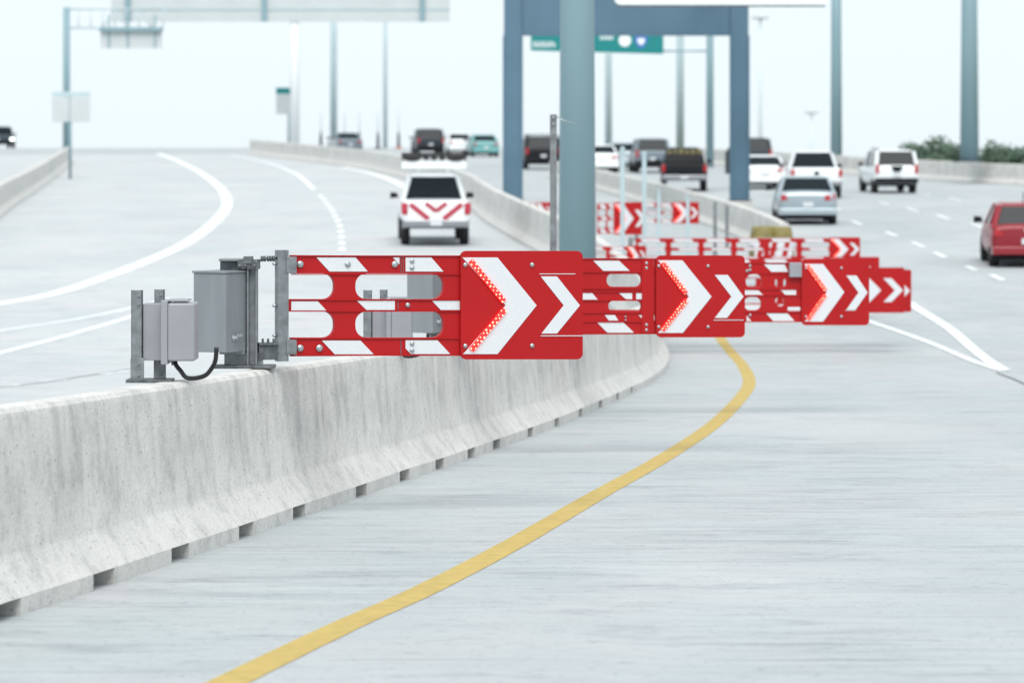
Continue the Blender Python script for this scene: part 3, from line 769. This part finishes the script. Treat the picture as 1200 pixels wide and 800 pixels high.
# toll reader panel hung in front of the beam
zq = ZC + (HZ-6)/sg
t2 = thing('overhead_sign', 'white edged overhead sign panel whose lower edge crosses the gantry beam at the top', 'sign', ((845-600)*.94/sg, Yg-7, zq))
s2 = F/(Yg-7)
mb = MB(); mb.plate(rrect(-125/s2, 0, 125/s2, 3.2, .22), [], -.06, .06); mb.build('panel', M['sign_white'], t2)
t2.location = ((845-600)/s2, Yg-7, ZC+(HZ-6)/s2)
mb = MB(); mb.box(-122/s2, 122/s2, -.10, .10, -.06, -.01); mb.build('lower_trim', M['galv_dark'], t2)
mb = MB(); mb.box(-.2, .2, .07, 6.6, 1.2, 1.6); mb.build('bracket_arm', M['steel_blue'], t2)

# ---- second gantry with the green guide sign
Y2 = 205.0; s2 = F/Y2
t = thing('overhead_gantry', 'slim teal gantry post and truss farther on, behind the green guide sign', 'gantry', ((832-600)/s2, Y2, gz(Y2)))
def zz(py, Y, b): return ZC + (HZ-py)*Y/F - b
b = gz(Y2)
mb = MB(); mb.tube([(0, 0, 0), (0, 0, zz(-30, Y2, b))], [.22, .19], 14); mb.build('column', M['teal_pole'], t)
L = (832-603)/s2
mb = MB(); mb.tube([(-L, 0, 0), (-L, 0, zz(-30, Y2, b))], [.22, .19], 14); mb.build('column', M['teal_pole'], t)
mb = MB()
for py in (-20, 12): mb.tube([(-L, 0, zz(py, Y2, b)), (0, 0, zz(py, Y2, b))], .07, 8)
mb.tube([(-55/s2, 0, zz(60, Y2, b)), (0, 0, zz(60, Y2, b))], .05, 8)
for i in range(10):
    a = -L + L*i/10; c = -L + L*(i+1)/10
    mb.tube([(a, 0, zz(-20 if i % 2 else 12, Y2, b)), (c, 0, zz(12 if i % 2 else -20, Y2, b))], .04, 6)
mb.build('truss', M['teal_pole'], t)
t = thing('guide_sign', 'green road sign with white lettering and two shields hung below the gantry beam', 'sign', ((700-600)/s2, Y2-.4, ZC+(HZ-64)/s2))
def SX(px): return (px-700)/s2
def SZ(py): return (64-py)/s2
mb = MB(); mb.plate([(SX(622), SZ(60)), (SX(777), SZ(64)), (SX(777), SZ(5)), (SX(622), SZ(5))], [], -.03, .03); pn = mb.build('panel', M['sign_green'], t)
mb = MB(); mb.plate([(SX(621), SZ(61)), (SX(778), SZ(65)), (SX(778), SZ(64.2)), (SX(621), SZ(60.2))], [], -.035, .035); mb.build('border', M['sign_white'], pn)
mb = MB()
for i, (h0, h1) in enumerate([(49, 56), (49, 56), (50, 56), (49, 56), (49, 56), (50, 56), (49, 56), (49, 55), (51, 56)]):
    x = 625+i*3.0; mb.box(SX(x), SX(x+1.5), -.036, -.031, SZ(h1), SZ(h0))
    if i % 2: mb.box(SX(x-.3), SX(x+2.0), -.036, -.0312, SZ(h1-2.6), SZ(h1-3.6))
for i in range(6): mb.box(SX(703+i*2.7), SX(704.6+i*2.7), -.036, -.031, SZ(47), SZ(43))
mb.build('lettering', M['sign_white'], pn)
mb = MB(); mb.lathe([(7.2/s2, 0), (7.2/s2, .008)], 20, Matrix.Translation((SX(732), -.031, SZ(48))) @ Matrix.Rotation(R(90), 4, 'X')); mb.build('round_shield', M['sign_white'], pn)
sh = [(744, 42), (758, 42), (759, 48), (756, 54), (751, 58), (746, 54), (743, 48)]
mb = MB(); mb.plate([(SX(x), SZ(y)) for x, y in sh], [], -.038, -.031); mb.build('blue_shield', M['sign_blue'], pn)
mb = MB(); mb.plate([(SX(751+(x-751)*.55), SZ(49+(y-49)*.5)) for x, y in sh], [], -.042, -.0385); mb.build('shield_face', M['sign_white'], pn)

# ---- wide sign back on a butterfly post, top left
Y3 = 285.0; s3 = F/Y3; b = gz(Y3)
t = thing('overhead_sign', 'very wide pale grey sign back on a white post across the top left', 'sign', ((345-600)/s3, Y3, b))
mb = MB(); mb.tube([(0, .35, 0), (0, .35, zz(-40, Y3, b))], [.40, .30], 14); mb.build('post', M['sign_white'], t)
x0, x1 = (130-345)/s3, (527-345)/s3
mb = MB(); mb.box(x0, x1, -.05, .05, zz(26, Y3, b), zz(-45, Y3, b)); pn = mb.build('panel', M['sign_back'], t)
for py in (11, -12): 
    mb = MB(); mb.box(x0, x1, -.10, -.052, zz(py+1.0, Y3, b), zz(py-1.0, Y3, b)); mb.build('stringer', M['pale_pole'], pn)
for px in (150, 310, 495):
    mb = MB(); mb.box((px-3-345)/s3, (px+3-345)/s3, -.26, -.102, zz(26, Y3, b), zz(-45, Y3, b)); mb.build('stiffener', M['teal_pole'], pn)

# ---- cantilever sign, far left
Y4 = 262.0; s4 = F/Y4; b = gz(Y4)
t = thing('cantilever_sign', 'teal cantilever pole with a truss arm carrying a small grey sign, far left', 'sign', ((78-600)/s4, Y4, b))
mb = MB(); mb.tube([(0, 0, 0), (0, 0, zz(9, Y4, b))], [.27, .24], 16); mb.build('column', M['teal_pole'], t)
def CX(px): return (px-78)/s4
mb = MB()
for py in (11, 33):
    mb.tube([(0, 0, zz(py, Y4, b)), (CX(191), 0, zz(py, Y4, b))], .06, 8)
nb = 8
for i in range(nb):
    a, c = CX(78+113*i/nb), CX(78+113*(i+1)/nb)
    mb.tube([(c, 0, zz(11, Y4, b)), (c, 0, zz(33, Y4, b))], .035, 6)
    if i > 2: mb.tube([(a, 0, zz(33 if i % 2 else 11, Y4, b)), (c, 0, zz(11 if i % 2 else 33, Y4, b))], .03, 6)
mb.build('truss_arm', M['pale_pole'], t)
mb = MB(); mb.box(CX(118), CX(190), -.16, -.08, zz(57, Y4, b), zz(37, Y4, b)); pn = mb.build('panel', M['sign_back'], t)
mb = MB(); mb.box(CX(117), CX(191), -.5, .12, zz(37, Y4, b), zz(32.5, Y4, b)); mb.build('walkway', M['teal_pole'], t)
for px in (128, 150, 182):
    mb = MB(); mb.box(CX(px-1), CX(px+1), -.22, -.162, zz(56, Y4, b), zz(18, Y4, b)); mb.build('hanger', M['teal_pole'], pn)

# ---- roadside signs
def road_sign(label, px, Yd, ybase, panels, pw, name='traffic_sign', pm='teal_pole'):
    Y = Yd; s = F/Y; b = ZC + (HZ-ybase)/s
    t = thing(name, label, 'sign', ((px-600)/s, Y, b))
    top = min(p[2] for p in panels)
    mb = MB(); mb.tube([(0, .08, -.1), (0, .08, zz(top, Y, b))], pw/s/2, 10); mb.build('post', M[pm], t)
    for (x0, x1, ya, yb, m) in panels:
        mb = MB(); mb.box((x0-px)/s, (x1-px)/s, -.02, .02, zz(yb, Y, b), zz(ya, Y, b)); mb.build('panel', M[m], t, .01)
Ys = depth_of(210)
road_sign('pair of pale grey sign backs on one thin post in front of the cantilever pole', 82, Ys, 210, [(61, 105.5, 108, 113, 'pale_pole'), (61, 81, 113.5, 143, 'sign_back'), (82, 105.5, 113.5, 143, 'sign_back')], 3.4)
road_sign('small sign with a green top strip over a grey panel on a thin pole', 338, 292, 176, [(323.5, 349, 103, 110.5, 'sign_green'), (323.5, 350, 111, 134, 'sign_back')], 2.2)

# ------------------------------------------------------------------ markers, cones, crash cushion
mb = None
first = None
for p in [(375.5, 231), (379.5, 235.5), (383, 240), (386.5, 244.5), (389.5, 249), (392.5, 254.5), (395.5, 260.5), (397.8, 266.5), (399.3, 273), (400.3, 280), (400.6, 287), (400.6, 294)]:
    p = G(*p)
    if first is None:
        mb = MB(); mb.lathe([(.12, 0), (.12, .03), (.09, .07), (.03, .09)], 14)
        o = mb.build('pavement_marker', M['white_line']); first = o
    else:
        o = first.copy(); col.objects.link(o)
    o.location = (p.x, p.y, gz(p.y)+.002)
    tag(o, 'round white raised marker in the curved row left of the white work truck', 'marker', 'white raised markers in a curved row')
cone0 = None
for px, lab in ((376, 'dark channelizer post left of the slim pale blue pole'), (404, 'dark channelizer post just right of the slim pale blue pole'), (421, 'dark channelizer post next to the low dark car'),
           (443, 'dark channelizer post midway along the distant barrier'), (467, 'dark channelizer post with an orange base below it')):
    Y = 296.0; X = (px-600)*Y/F
    t = thing('channelizer_post', lab, 'marker post', (X, Y, gz(Y)), 0, 'channelizer posts on the crest')
    mb = MB(); mb.lathe([(.30, 0), (.30, .08), (.14, .12), (.12, .9), (.07, 1.3), (.06, 1.4)], 12); mb.build('body', M['cone_dark'], t)
    mb = MB(); mb.tube([(0, 0, 1.4), (0, 0, 3.1)], .03, 6); mb.build('whip', M['pale_pole'], t)
    if px == 467:
        mb = MB(); mb.lathe([(.31, .0), (.31, .07), (.15, .14)], 12); mb.build('base', M['orange'], t)
p = G(463, 204)
t = thing('traffic_cone', 'small orange traffic cone in front of the distant beige barrier', 'cone', p)
mb = MB(); mb.box(-.2, .2, -.2, .2, 0, .04); mb.build('base', M['orange'], t)
mb = MB(); mb.lathe([(.16, .04), (.04, .75), (.03, .78)], 14); mb.build('body', M['orange'], t)
mb = MB(); mb.lathe([(.125, .32), (.095, .48)], 14); mb.build('collar', M['sign_white'], t)

Yc = 86.0
t = thing('crash_cushion', 'olive yellow crash cushion drum cluster behind the third gate', 'crash cushion', ((905-600)*Yc/F, Yc, gz(Yc)))
for i, (dx, dy) in enumerate(((-.22, 0), (.22, .05), (-.2, .75), (.22, .8), (0, 1.5))):
    mb = MB(); mb.lathe([(.30, 0), (.32, .1), (.30, .32), (.33, .36), (.30, .40), (.28, .78), (.24, .98), (.22, 1.0)], 18, Matrix.Translation((dx, dy, 0))); d = mb.build('drum', M['olive'], t)
    mb = MB(); mb.lathe([(.312, .50), (.308, .64)], 18, Matrix.Translation((dx, dy, 0))); mb.build('reflective_band', M['retro'], d)
mb = MB(); mb.plate([(-.45, .30), (.45, .30), (.45, .75), (-.45, .75)], [], -.40, -.37); nose = mb.build('nose_plate', M['retro'], t)
for k in range(3):
    mb = MB(); x = -.4+k*.3; mb.plate([(x, .31), (x+.12, .31), (x+.22, .74), (x+.10, .74)], [], -.405, -.4005); mb.build('red_stripe', M['red'], nose)

# ------------------------------------------------------------------ vehicles
def loft(mb, secs):
    o = len(mb.v); m = len(secs[0])
    for s in secs: mb.v += [tuple(p) for p in s]
    for i in range(len(secs)-1):
        for j in range(m):
            a, b = o+i*m+j, o+i*m+(j+1) % m; mb.face([a, b, b+m, a+m])
    mb.face([o+j for j in range(m)]); mb.face([o+(len(secs)-1)*m+j for j in range(m)][::-1])
def section(y, w, z0, z1, crown=0.0, tuck=.93):
    h = z1-z0
    half = [(w*tuck*.9, z0), (w*tuck, z0+h*.08), (w*.995, z0+h*.30), (w, z0+h*.55), (w*.975, z0+h*.86), (w*.93, z1-h*.03), (w*.6, z1+crown*.6), (w*.2, z1+crown)]
    return [Vector((x, y, z)) for x, z in half] + [Vector((-x, y, z)) for x, z in half[::-1]]
SPEC = {   # L, halfwidth, stations (y, w factor, z0, z1), cabin (y_rb, y_rt, y_ft, y_fb, z_top, wt factor), wheel radius, wheel y
 'sedan': dict(W=.93, st=[(0, .86, .42, .92), (.10, .95, .30, 1.03), (.5, 1, .24, 1.05), (1.1, 1, .22, 1.02), (3.2, 1, .22, .98), (4.2, .97, .24, .88), (4.7, .84, .32, .70)], cab=(.55, 1.25, 2.55, 3.35, 1.45, .74, .99), wr=.33, wy=(.95, 3.75)),
 'suv': dict(W=.94, st=[(0, .93, .55, 1.10), (.08, .99, .42, 1.18), (.6, 1, .36, 1.18), (3.3, 1, .36, 1.12), (4.2, .97, .40, 1.06), (4.6, .86, .50, .86)], cab=(.06, .34, 2.55, 3.2, 1.80, .82, 1.12), wr=.38, wy=(.85, 3.65)),
 'hatch': dict(W=.88, st=[(0, .88, .42, .96), (.10, .97, .30, 1.04), (.6, 1, .24, 1.04), (2.8, 1, .24, .98), (3.6, .96, .28, .84), (3.95, .82, .36, .66)], cab=(.10, .50, 2.1, 2.85, 1.50, .74, .98), wr=.33, wy=(.7, 3.15)),
 'pickup': dict(W=.99, st=[(0, .97, .62, 1.20), (.05, 1, .60, 1.22), (2.0, 1, .50, 1.22), (3.9, 1, .46, 1.18), (5.1, .98, .48, 1.12), (5.6, .90, .56, .92)], cab=(2.05, 2.25, 3.55, 4.2, 1.84, .72, 1.17), wr=.40, wy=(1.15, 4.6)),
}
def vehicle(kind, name, label, cat, paint, px, py, heading=0.0, wscale=1.0, lamps='lamp_red', front=False, extras=None, group=None, mirrors='plastic'):
    S = SPEC[kind]; P = G(px, py); t = thing(name, label, cat, P, heading, group)
    # follow the slope of the road
    t.rotation_euler = (math.atan((gz(P.y+2.5)-gz(P.y))/2.5)*math.cos(heading), 0, heading)
    W = S['W']*wscale; L = S['st'][-1][0]; mb = MB(); mb.smooth = True
    loft(mb, [section(y, W*f, z0, z1, .02 if kind != 'pickup' else 0) for y, f, z0, z1 in S['st']])
    body = mb.build('body', M[paint], t, .03)
    ca = S['cab']; yrb, yrt, yft, yfb, zt, wf, zbelt = ca; wb = W*.93; wt = W*wf
    def hx(i, zlo, zhi):
        return [(-wb+i, yrb+i, zlo), (wb-i, yrb+i, zlo), (wb-i, yfb-i, zlo), (-wb+i, yfb-i, zlo), (-wt+i, yrt+i, zhi), (wt-i, yrt+i, zhi), (wt-i, yft-i, zhi), (-wt+i, yft-i, zhi)]
    rh = .11 if kind == 'pickup' else (.10 if kind == 'suv' else .06)
    mb = MB(); mb.hexa(hx(.012, zbelt-.06, zt-.03)); mb.build('window_glass', M['glass'], t, .01)
    mb = MB(); mb.hexa([(-wt-.01, yrt-.03, zt-rh), (wt+.01, yrt-.03, zt-rh), (wt+.01, yft+.03, zt-rh), (-wt-.01, yft+.03, zt-rh), (-wt*.86, yrt+.10, zt+.03), (wt*.86, yrt+.10, zt+.03), (wt*.86, yft-.12, zt+.03), (-wt*.86, yft-.12, zt+.03)])
    mb.build('roof', M[paint], t, .05)
    pw = .13 if kind in ('suv', 'hatch') else .09
    for s in (-1, 1):
        ym = (yrt+yft)/2
        bars = [((s*(wb-.02), yrb+.03, zbelt-.06), (s*(wt-.02), yrt+.02, zt-.04), pw, pw), ((s*(wb-.02), yfb-.03, zbelt-.06), (s*(wt-.02), yft-.02, zt-.04), .07, .07), ((s*(wb-.015), ym, zbelt-.06), (s*(wt-.015), ym, zt-.04), .08, .05)]
        if kind in ('suv', 'sedan'):
            y2 = yrt+.25; bars.append(((s*(wb-.015), (yrb+y2)/2+.2, zbelt-.06), (s*(wt-.015), y2, zt-.04), .12, .05))
        for br in bars:
            mb = MB(); mb.bar(*br); mb.build('pillar', M[paint], t, .01)
        mb = MB(); mb.box(s*(W+.02)-.02, s*(W+.02)+.02, yfb-.45, yfb-.36, zbelt+.02, zbelt+.06)
        cx = s*(W+.13); mb.hexa([(cx-.11, yfb-.52, zbelt+.0), (cx+.11, yfb-.50, zbelt+.02), (cx+.10, yfb-.36, zbelt+.02), (cx-.10, yfb-.34, zbelt), (cx-.10, yfb-.50, zbelt+.17), (cx+.10, yfb-.48, zbelt+.15), (cx+.09, yfb-.38, zbelt+.15), (cx-.09, yfb-.36, zbelt+.17)])
        mb.build('wing_mirror', M[mirrors], t, .015)
        z0 = S['st'][1][2]; z1 = S['st'][1][3]
        mb = MB()
        if kind == 'pickup': mb.box(s*W*.90-.075, s*W*.90+.075, -.025, .06, .86, 1.17)
        elif kind == 'suv': mb.box(s*W*.88-.07, s*W*.88+.07, -.02, .10, .84, 1.22)
        else: mb.hexa([(s*W*.72-.17, .02-.05, .76), (s*W*.72+.17, .06-.05, .78), (s*W*.72+.17, .20, .78), (s*W*.72-.17, .20, .76), (s*W*.72-.15, .04-.05, .93), (s*W*.72+.17, .08-.05, .95), (s*W*.72+.17, .20, .95), (s*W*.72-.15, .20, .93)])
        mb.build('tail_light', M[lamps], t, .012)
        mb = MB(); mb.hexa([(s*W*.66-.17, L-.40, .68), (s*W*.66+.17, L-.40, .68), (s*W*.66+.16, L+.07, .67), (s*W*.66-.16, L+.07, .67), (s*W*.66-.17, L-.40, .86), (s*W*.66+.17, L-.40, .86), (s*W*.66+.15, L+.03, .84), (s*W*.66-.15, L+.03, .84)])
        mb.build('headlight', M['head_on' if front else 'lamp_white'], t, .01)
    zb0 = S['st'][0][2]
    mb = MB(); mb.hexa([(-W*.95, -.10, zb0-.10), (W*.95, -.10, zb0-.10), (W*.97, .35, zb0-.14), (-W*.97, .35, zb0-.14), (-W*.95, -.09, zb0+.10), (W*.95, -.09, zb0+.10), (W*.97, .35, zb0+.12), (-W*.97, .35, zb0+.12)])
    mb.build('bumper', M['plastic' if kind == 'suv' else (paint if kind != 'pickup' else 'rim')], t, .03)
    mb = MB(); mb.box(-W*.82, W*.82, .10, L-.5, S['st'][2][2]-(.06 if kind != 'pickup' else .02), S['st'][2][2]+.05); mb.build('underbody', M['plastic'], t, .02)
    zp = zb0+.22 if kind not in ('pickup',) else zb0+.02
    mb = MB(); mb.box(-.16, .16, (-.035 if kind != 'pickup' else -.115), (-.02 if kind != 'pickup' else -.103), zp-.07, zp+.07); mb.build('number_plate', M['plate'], t)
    for y in S['wy']:
        for s in (-1, 1):
            r = S['wr']; mt = Matrix.Translation((s*(W-.13), y, r)) @ Matrix.Rotation(R(90), 4, 'Y')
            mb = MB(); mb.lathe([(r*.62, -.12), (r*.93, -.12), (r, -.08), (r, .08), (r*.93, .12), (r*.62, .12)], 22, mt); wh = mb.build('wheel', M['tyre'], t)
            mb = MB(); mt2 = Matrix.Translation((s*(W-.13), y, r)) @ Matrix.Rotation(R(90*s), 4, 'Y'); mb.lathe([(r*.61, .05), (r*.61, .115), (r*.5, .09), (r*.2, .11), (r*.1, .125)], 18, mt2); mb.build('rim', M['rim'], wh)
    if extras: extras(t, W)
    return t

def work_truck(t, W):
    # tailgate tape, arrow board rack and beacons of the road crew's truck
    T = lambda pts: pts
    mb = MB(); mb.box(-W*.82, W*.82, -.022, -.004, .70, 1.19); tg = mb.build('tailgate', M['p_white'], t, .006)
    def stripe(a, b, wd=.13):
        ax, az = a; bx, bz = b; L = math.hypot(bx-ax, bz-az); nx, nz = -(bz-az)/L*wd/2, (bx-ax)/L*wd/2
        mb = MB(); mb.plate([(ax+nx, az+nz), (bx+nx, bz+nz), (bx-nx, bz-nz), (ax-nx, az-nz)], [], -.030, -.0235); mb.build('red_chevron_tape', M['chev_red'], tg)
    stripe((-.70, 1.14), (-.20, .74)); stripe((.70, 1.14), (.20, .74)); stripe((-.28, 1.17), (.0, .95), .11); stripe((.28, 1.17), (.0, .95), .11)
    for s in (-1, 1):
        mb = MB(); mb.box(s*W*.93-.07, s*W*.93+.07, -.03, .06, .92, 1.18); mb.build('lamp_cluster', M['chev_red'], tg)
    mb = MB()
    for s in (-1, 1):
        mb.box(s*.40-.02, s*.40+.02, 2.60, 2.64, 1.80, 2.10); mb.box(s*.40-.02, s*.40+.02, 1.886, 2.599, 2.06, 2.10)
    mb.box(-.40, .40, 2.60, 2.64, 2.101, 2.13)
    rk = mb.build('rack', M['p_white'], t, .004)
    mb = MB(); mb.box(-.89, .89, 1.82, 1.885, 2.05, 2.25); bd = mb.build('arrow_board', M['p_white'], t, .01)
    mb = MB(); mb.box(-.89, .89, 1.80, 1.88, 2.39, 2.48)
    for s in (-1, 1): mb.box(s*.87-.015, s*.87+.015, 1.80, 1.88, 2.251, 2.389)
    mb.build('hood', M['black'], bd, .01)
    for x, r, q in ((-.60, .13, 2.1), (-.22, .10, 1.0), (0, .10, 1.0), (.22, .10, 1.0), (.60, .13, 2.1)):
        mb = MB(); mb.lathe([(r, -.06), (r, .03), (r*.7, .05)], 16, Matrix.Translation((x, 1.82, 2.35)) @ Matrix.Rotation(R(90), 4, 'X') @ Matrix.Diagonal((q, .75, 1, 1))); mb.build('board_lamp', M['black'], bd)
    mb = MB(); mb.box(-.55, .55, 2.6, 2.9, 1.82, 1.87); mb.build('light_bar', M['pale_pole'], t, .02)
vehicle('pickup', 'work_truck', 'white road crew pickup with red tailgate chevrons and an arrow board above its cab', 'truck', 'p_white', 511, 289, R(3), .94, extras=work_truck)
def emblem(x0, x1, z0, z1, y=-.012, nm='emblem', m='plastic'):
    def fn(t, W):
        mb = MB(); mt = Matrix.Translation(((x0+x1)/2, y, (z0+z1)/2)) @ Matrix.Rotation(R(90), 4, 'X') @ Matrix.Diagonal((1, (z1-z0)/(x1-x0), 1, 1))
        mb.lathe([((x1-x0)/2, 0), ((x1-x0)/2, .012)], 16, mt); mb.build(nm, M[m], t)
    return fn
def suv_extra(t, W):
    mb = MB(); mb.plate([(-.26, 1.16), (.26, 1.16), (.12, .92), (-.12, .92)], [], -.05, -.02); mb.build('tailgate_recess', M['plastic'], t, .004)
    for s in (-1, 1):
        mb = MB(); mb.tube([(s*W*.72, .6, 1.86), (s*W*.72, 2.4, 1.87)], .022, 8); mb.build('roof_rail', M['plastic'], t)
vehicle('suv', 'suv', 'white SUV with a dark tailgate recess driving in the right lanes', 'car', 'p_white', 1051, 227, R(4), 1.0, extras=suv_extra)
vehicle('sedan', 'sedan', 'silver sedan just behind the white pickup in the middle lane', 'car', 'p_silver', 947, 264, R(-1.5), 1.0)
vehicle('pickup', 'pickup_truck', 'white pickup with a dark rear window ahead of the silver sedan', 'truck', 'p_white', 957, 233, R(-1), 1.06, extras=emblem(-.10, .10, .90, 1.10))
def hatch_extra(t, W):
    emblem(-.10, .10, .83, .98, -.02, 'emblem', 'plate')(t, W)
    mb = MB(); mb.tube([(-.05, .9, 1.53), (-.05, .7, 1.80)], .012, 6); mb.build('antenna', M['plastic'], t)
vehicle('hatch', 'hatchback', 'dark red hatchback cut off by the right edge of the picture', 'car', 'p_red', 1205, 314, R(-3), 1.02, extras=hatch_extra)
def load_extra(t, W):
    mb = MB(); mb.hexa([(-W*.9, .1, 1.225), (W*.9, .1, 1.225), (W*.9, 1.9, 1.225), (-W*.9, 1.9, 1.225), (-W*.7, .3, 1.62), (W*.8, .2, 1.55), (W*.75, 1.8, 1.78), (-W*.8, 1.7, 1.74)]); mb.build('bed_cover', M['plastic'], t, .05)
    mb = MB()
    for i in range(6): mb.box(-.7+i*.25, -.55+i*.25, .4+.1*(i % 2), 1.2, 1.60, 1.76+.03*(i % 3))
    mb.build('cargo', M['olive'], t, .02)
vehicle('pickup', 'pickup_truck', 'black loaded pickup between the teal pole and the gantry\'s right column', 'truck', 'p_black', 802, 225, R(-2), 1.0, extras=load_extra)
vehicle('sedan', 'sedan', 'white car half hidden behind the gantry\'s right column', 'car', 'p_white', 897, 222, R(2), 1.06)
def van_roof(t, W):
    mb = MB()
    for y in (.6, 2.2): mb.box(-W*.8, W*.8, y, y+.06, 1.90, 1.94)
    for q in (-1, 1): mb.box(q*W*.8-.03, q*W*.8+.03, .55, 2.3, 1.82, 1.91)
    mb.build('ladder_rack', M['plastic'], t)
vehicle('suv', 'suv', 'dark SUV on the crest road, above the work truck\'s arrow board', 'car', 'p_dark', 505, 182.5, R(8), 1.0)
vehicle('suv', 'suv', 'black SUV with a roof rack between the gantry\'s left column and the thin steel post', 'car', 'p_black', 637, 199, R(5), 1.1, extras=van_roof)
vehicle('sedan', 'sedan', 'teal car at the crest left of the gantry', 'car', 'p_teal', 570, 184, R(8), 1.0)
vehicle('sedan', 'sedan', 'tiny white car on the crest beside the teal car', 'car', 'p_white', 541, 181, R(10), 1.0)
vehicle('sedan', 'sedan', 'low dark car on the crest beside the slim pale blue pole', 'car', 'p_grey', 411, 180, R(14), 1.0)
vehicle('sedan', 'sedan', 'distant white sedan close beside the teal pole', 'car', 'p_white', 706, 203, R(4), 1.0)
vehicle('suv', 'suv', 'distant grey SUV in the queue left of the black pickup', 'car', 'p_grey', 765, 203, R(3), 1.0)
vehicle('sedan', 'sedan', 'distant silver sedan between the white sedan and the grey SUV', 'car', 'p_silver', 733, 199, R(3), 1.0)
vehicle('suv', 'suv', 'distant silver SUV above the roof of the half hidden white car', 'car', 'p_dark', 885, 202, R(3), 1.0)
vehicle('suv', 'suv', 'dark oncoming car with bright headlight at the left edge', 'car', 'p_dark', -4, 173, R(196), 1.1, front=True)

# ------------------------------------------------------------------ trees beyond the right barrier
def tree(label, px, Y, ytop, wm, m):
    X = (px-600)*Y/F; zt = ZC + (HZ-ytop)*Y/F; H = zt-GZ
    t = thing('tree', label, 'tree', (X, Y, GZ), 0, 'green trees beyond the right barrier')
    mb = MB(); mb.tube([(0, 0, -.1), (.1, 0, H*.25), (.05, .1, H*.55), (.1, 0, H*.85)], [.28, .2, .13, .04], 10)
    for k in range(6):
        a = random.uniform(0, 6.28); z0 = H*random.uniform(.3, .6)
        mb.tube([(.05, 0, z0), (wm*.25*math.cos(a), wm*.25*math.sin(a), z0+.9), (wm*.42*math.cos(a), wm*.42*math.sin(a), z0+1.5)], [.09, .06, .02], 6)
    mb.build('trunk', M['bark'], t)
    mb = MB(); cl = []
    for k in range(16):
        a = random.uniform(0, 6.28); rr = wm*.5*math.sqrt(random.random()); z = H*random.uniform(.48, .95)
        f = 1 - .55*abs(z/H-.6)/.4
        cl.append((rr*math.cos(a)*f, rr*math.sin(a)*f, z, random.uniform(.5, .95)*wm*.22))
    cl.append((.1, 0, H-.6, .7))
    for cx, cy, cz, cr in cl:
        mb.cur = random.choice((0, 0, 1))
        for i in range(190):
            d = Vector((random.gauss(0, 1), random.gauss(0, 1), random.gauss(0, .8))).normalized()*cr*random.uniform(.45, 1.12)
            c = Vector((cx, cy, cz)) + d; u = Vector((random.gauss(0, 1), random.gauss(0, 1), random.gauss(0, 1))).normalized()
            v_ = u.orthogonal().normalized(); sz = random.uniform(.10, .22)
            o = len(mb.v); mb.v += [tuple(c-u*sz), tuple(c+v_*sz*.55), tuple(c+u*sz), tuple(c-v_*sz*.55)]; mb.face([o, o+1, o+2, o+3])
    mb.build('crown', [M['leaf'], M['leaf2']], t, fix=False)
for px, Y, yt, wm, m, lab in [(1098, 225, 163, 6.0, 'leaf', 'tallest bushy green tree left of the blue grey pole on the barrier'), (1078, 240, 172, 4.4, 'leaf', 'low green tree at the left end of the trees, next to the SUV'),
                        (1119, 218, 171, 4.6, 'leaf', 'small green tree directly left of the blue grey pole'), (1160, 222, 173, 5.6, 'leaf', 'green tree directly right of the blue grey pole'),
                        (1184, 230, 171, 5.6, 'leaf', 'green tree near the right edge of the picture, second from the pole'), (1212, 226, 174, 5.6, 'leaf', 'green tree cut off by the right edge of the picture')]:
    tree(lab, px, Y, yt, wm, m)
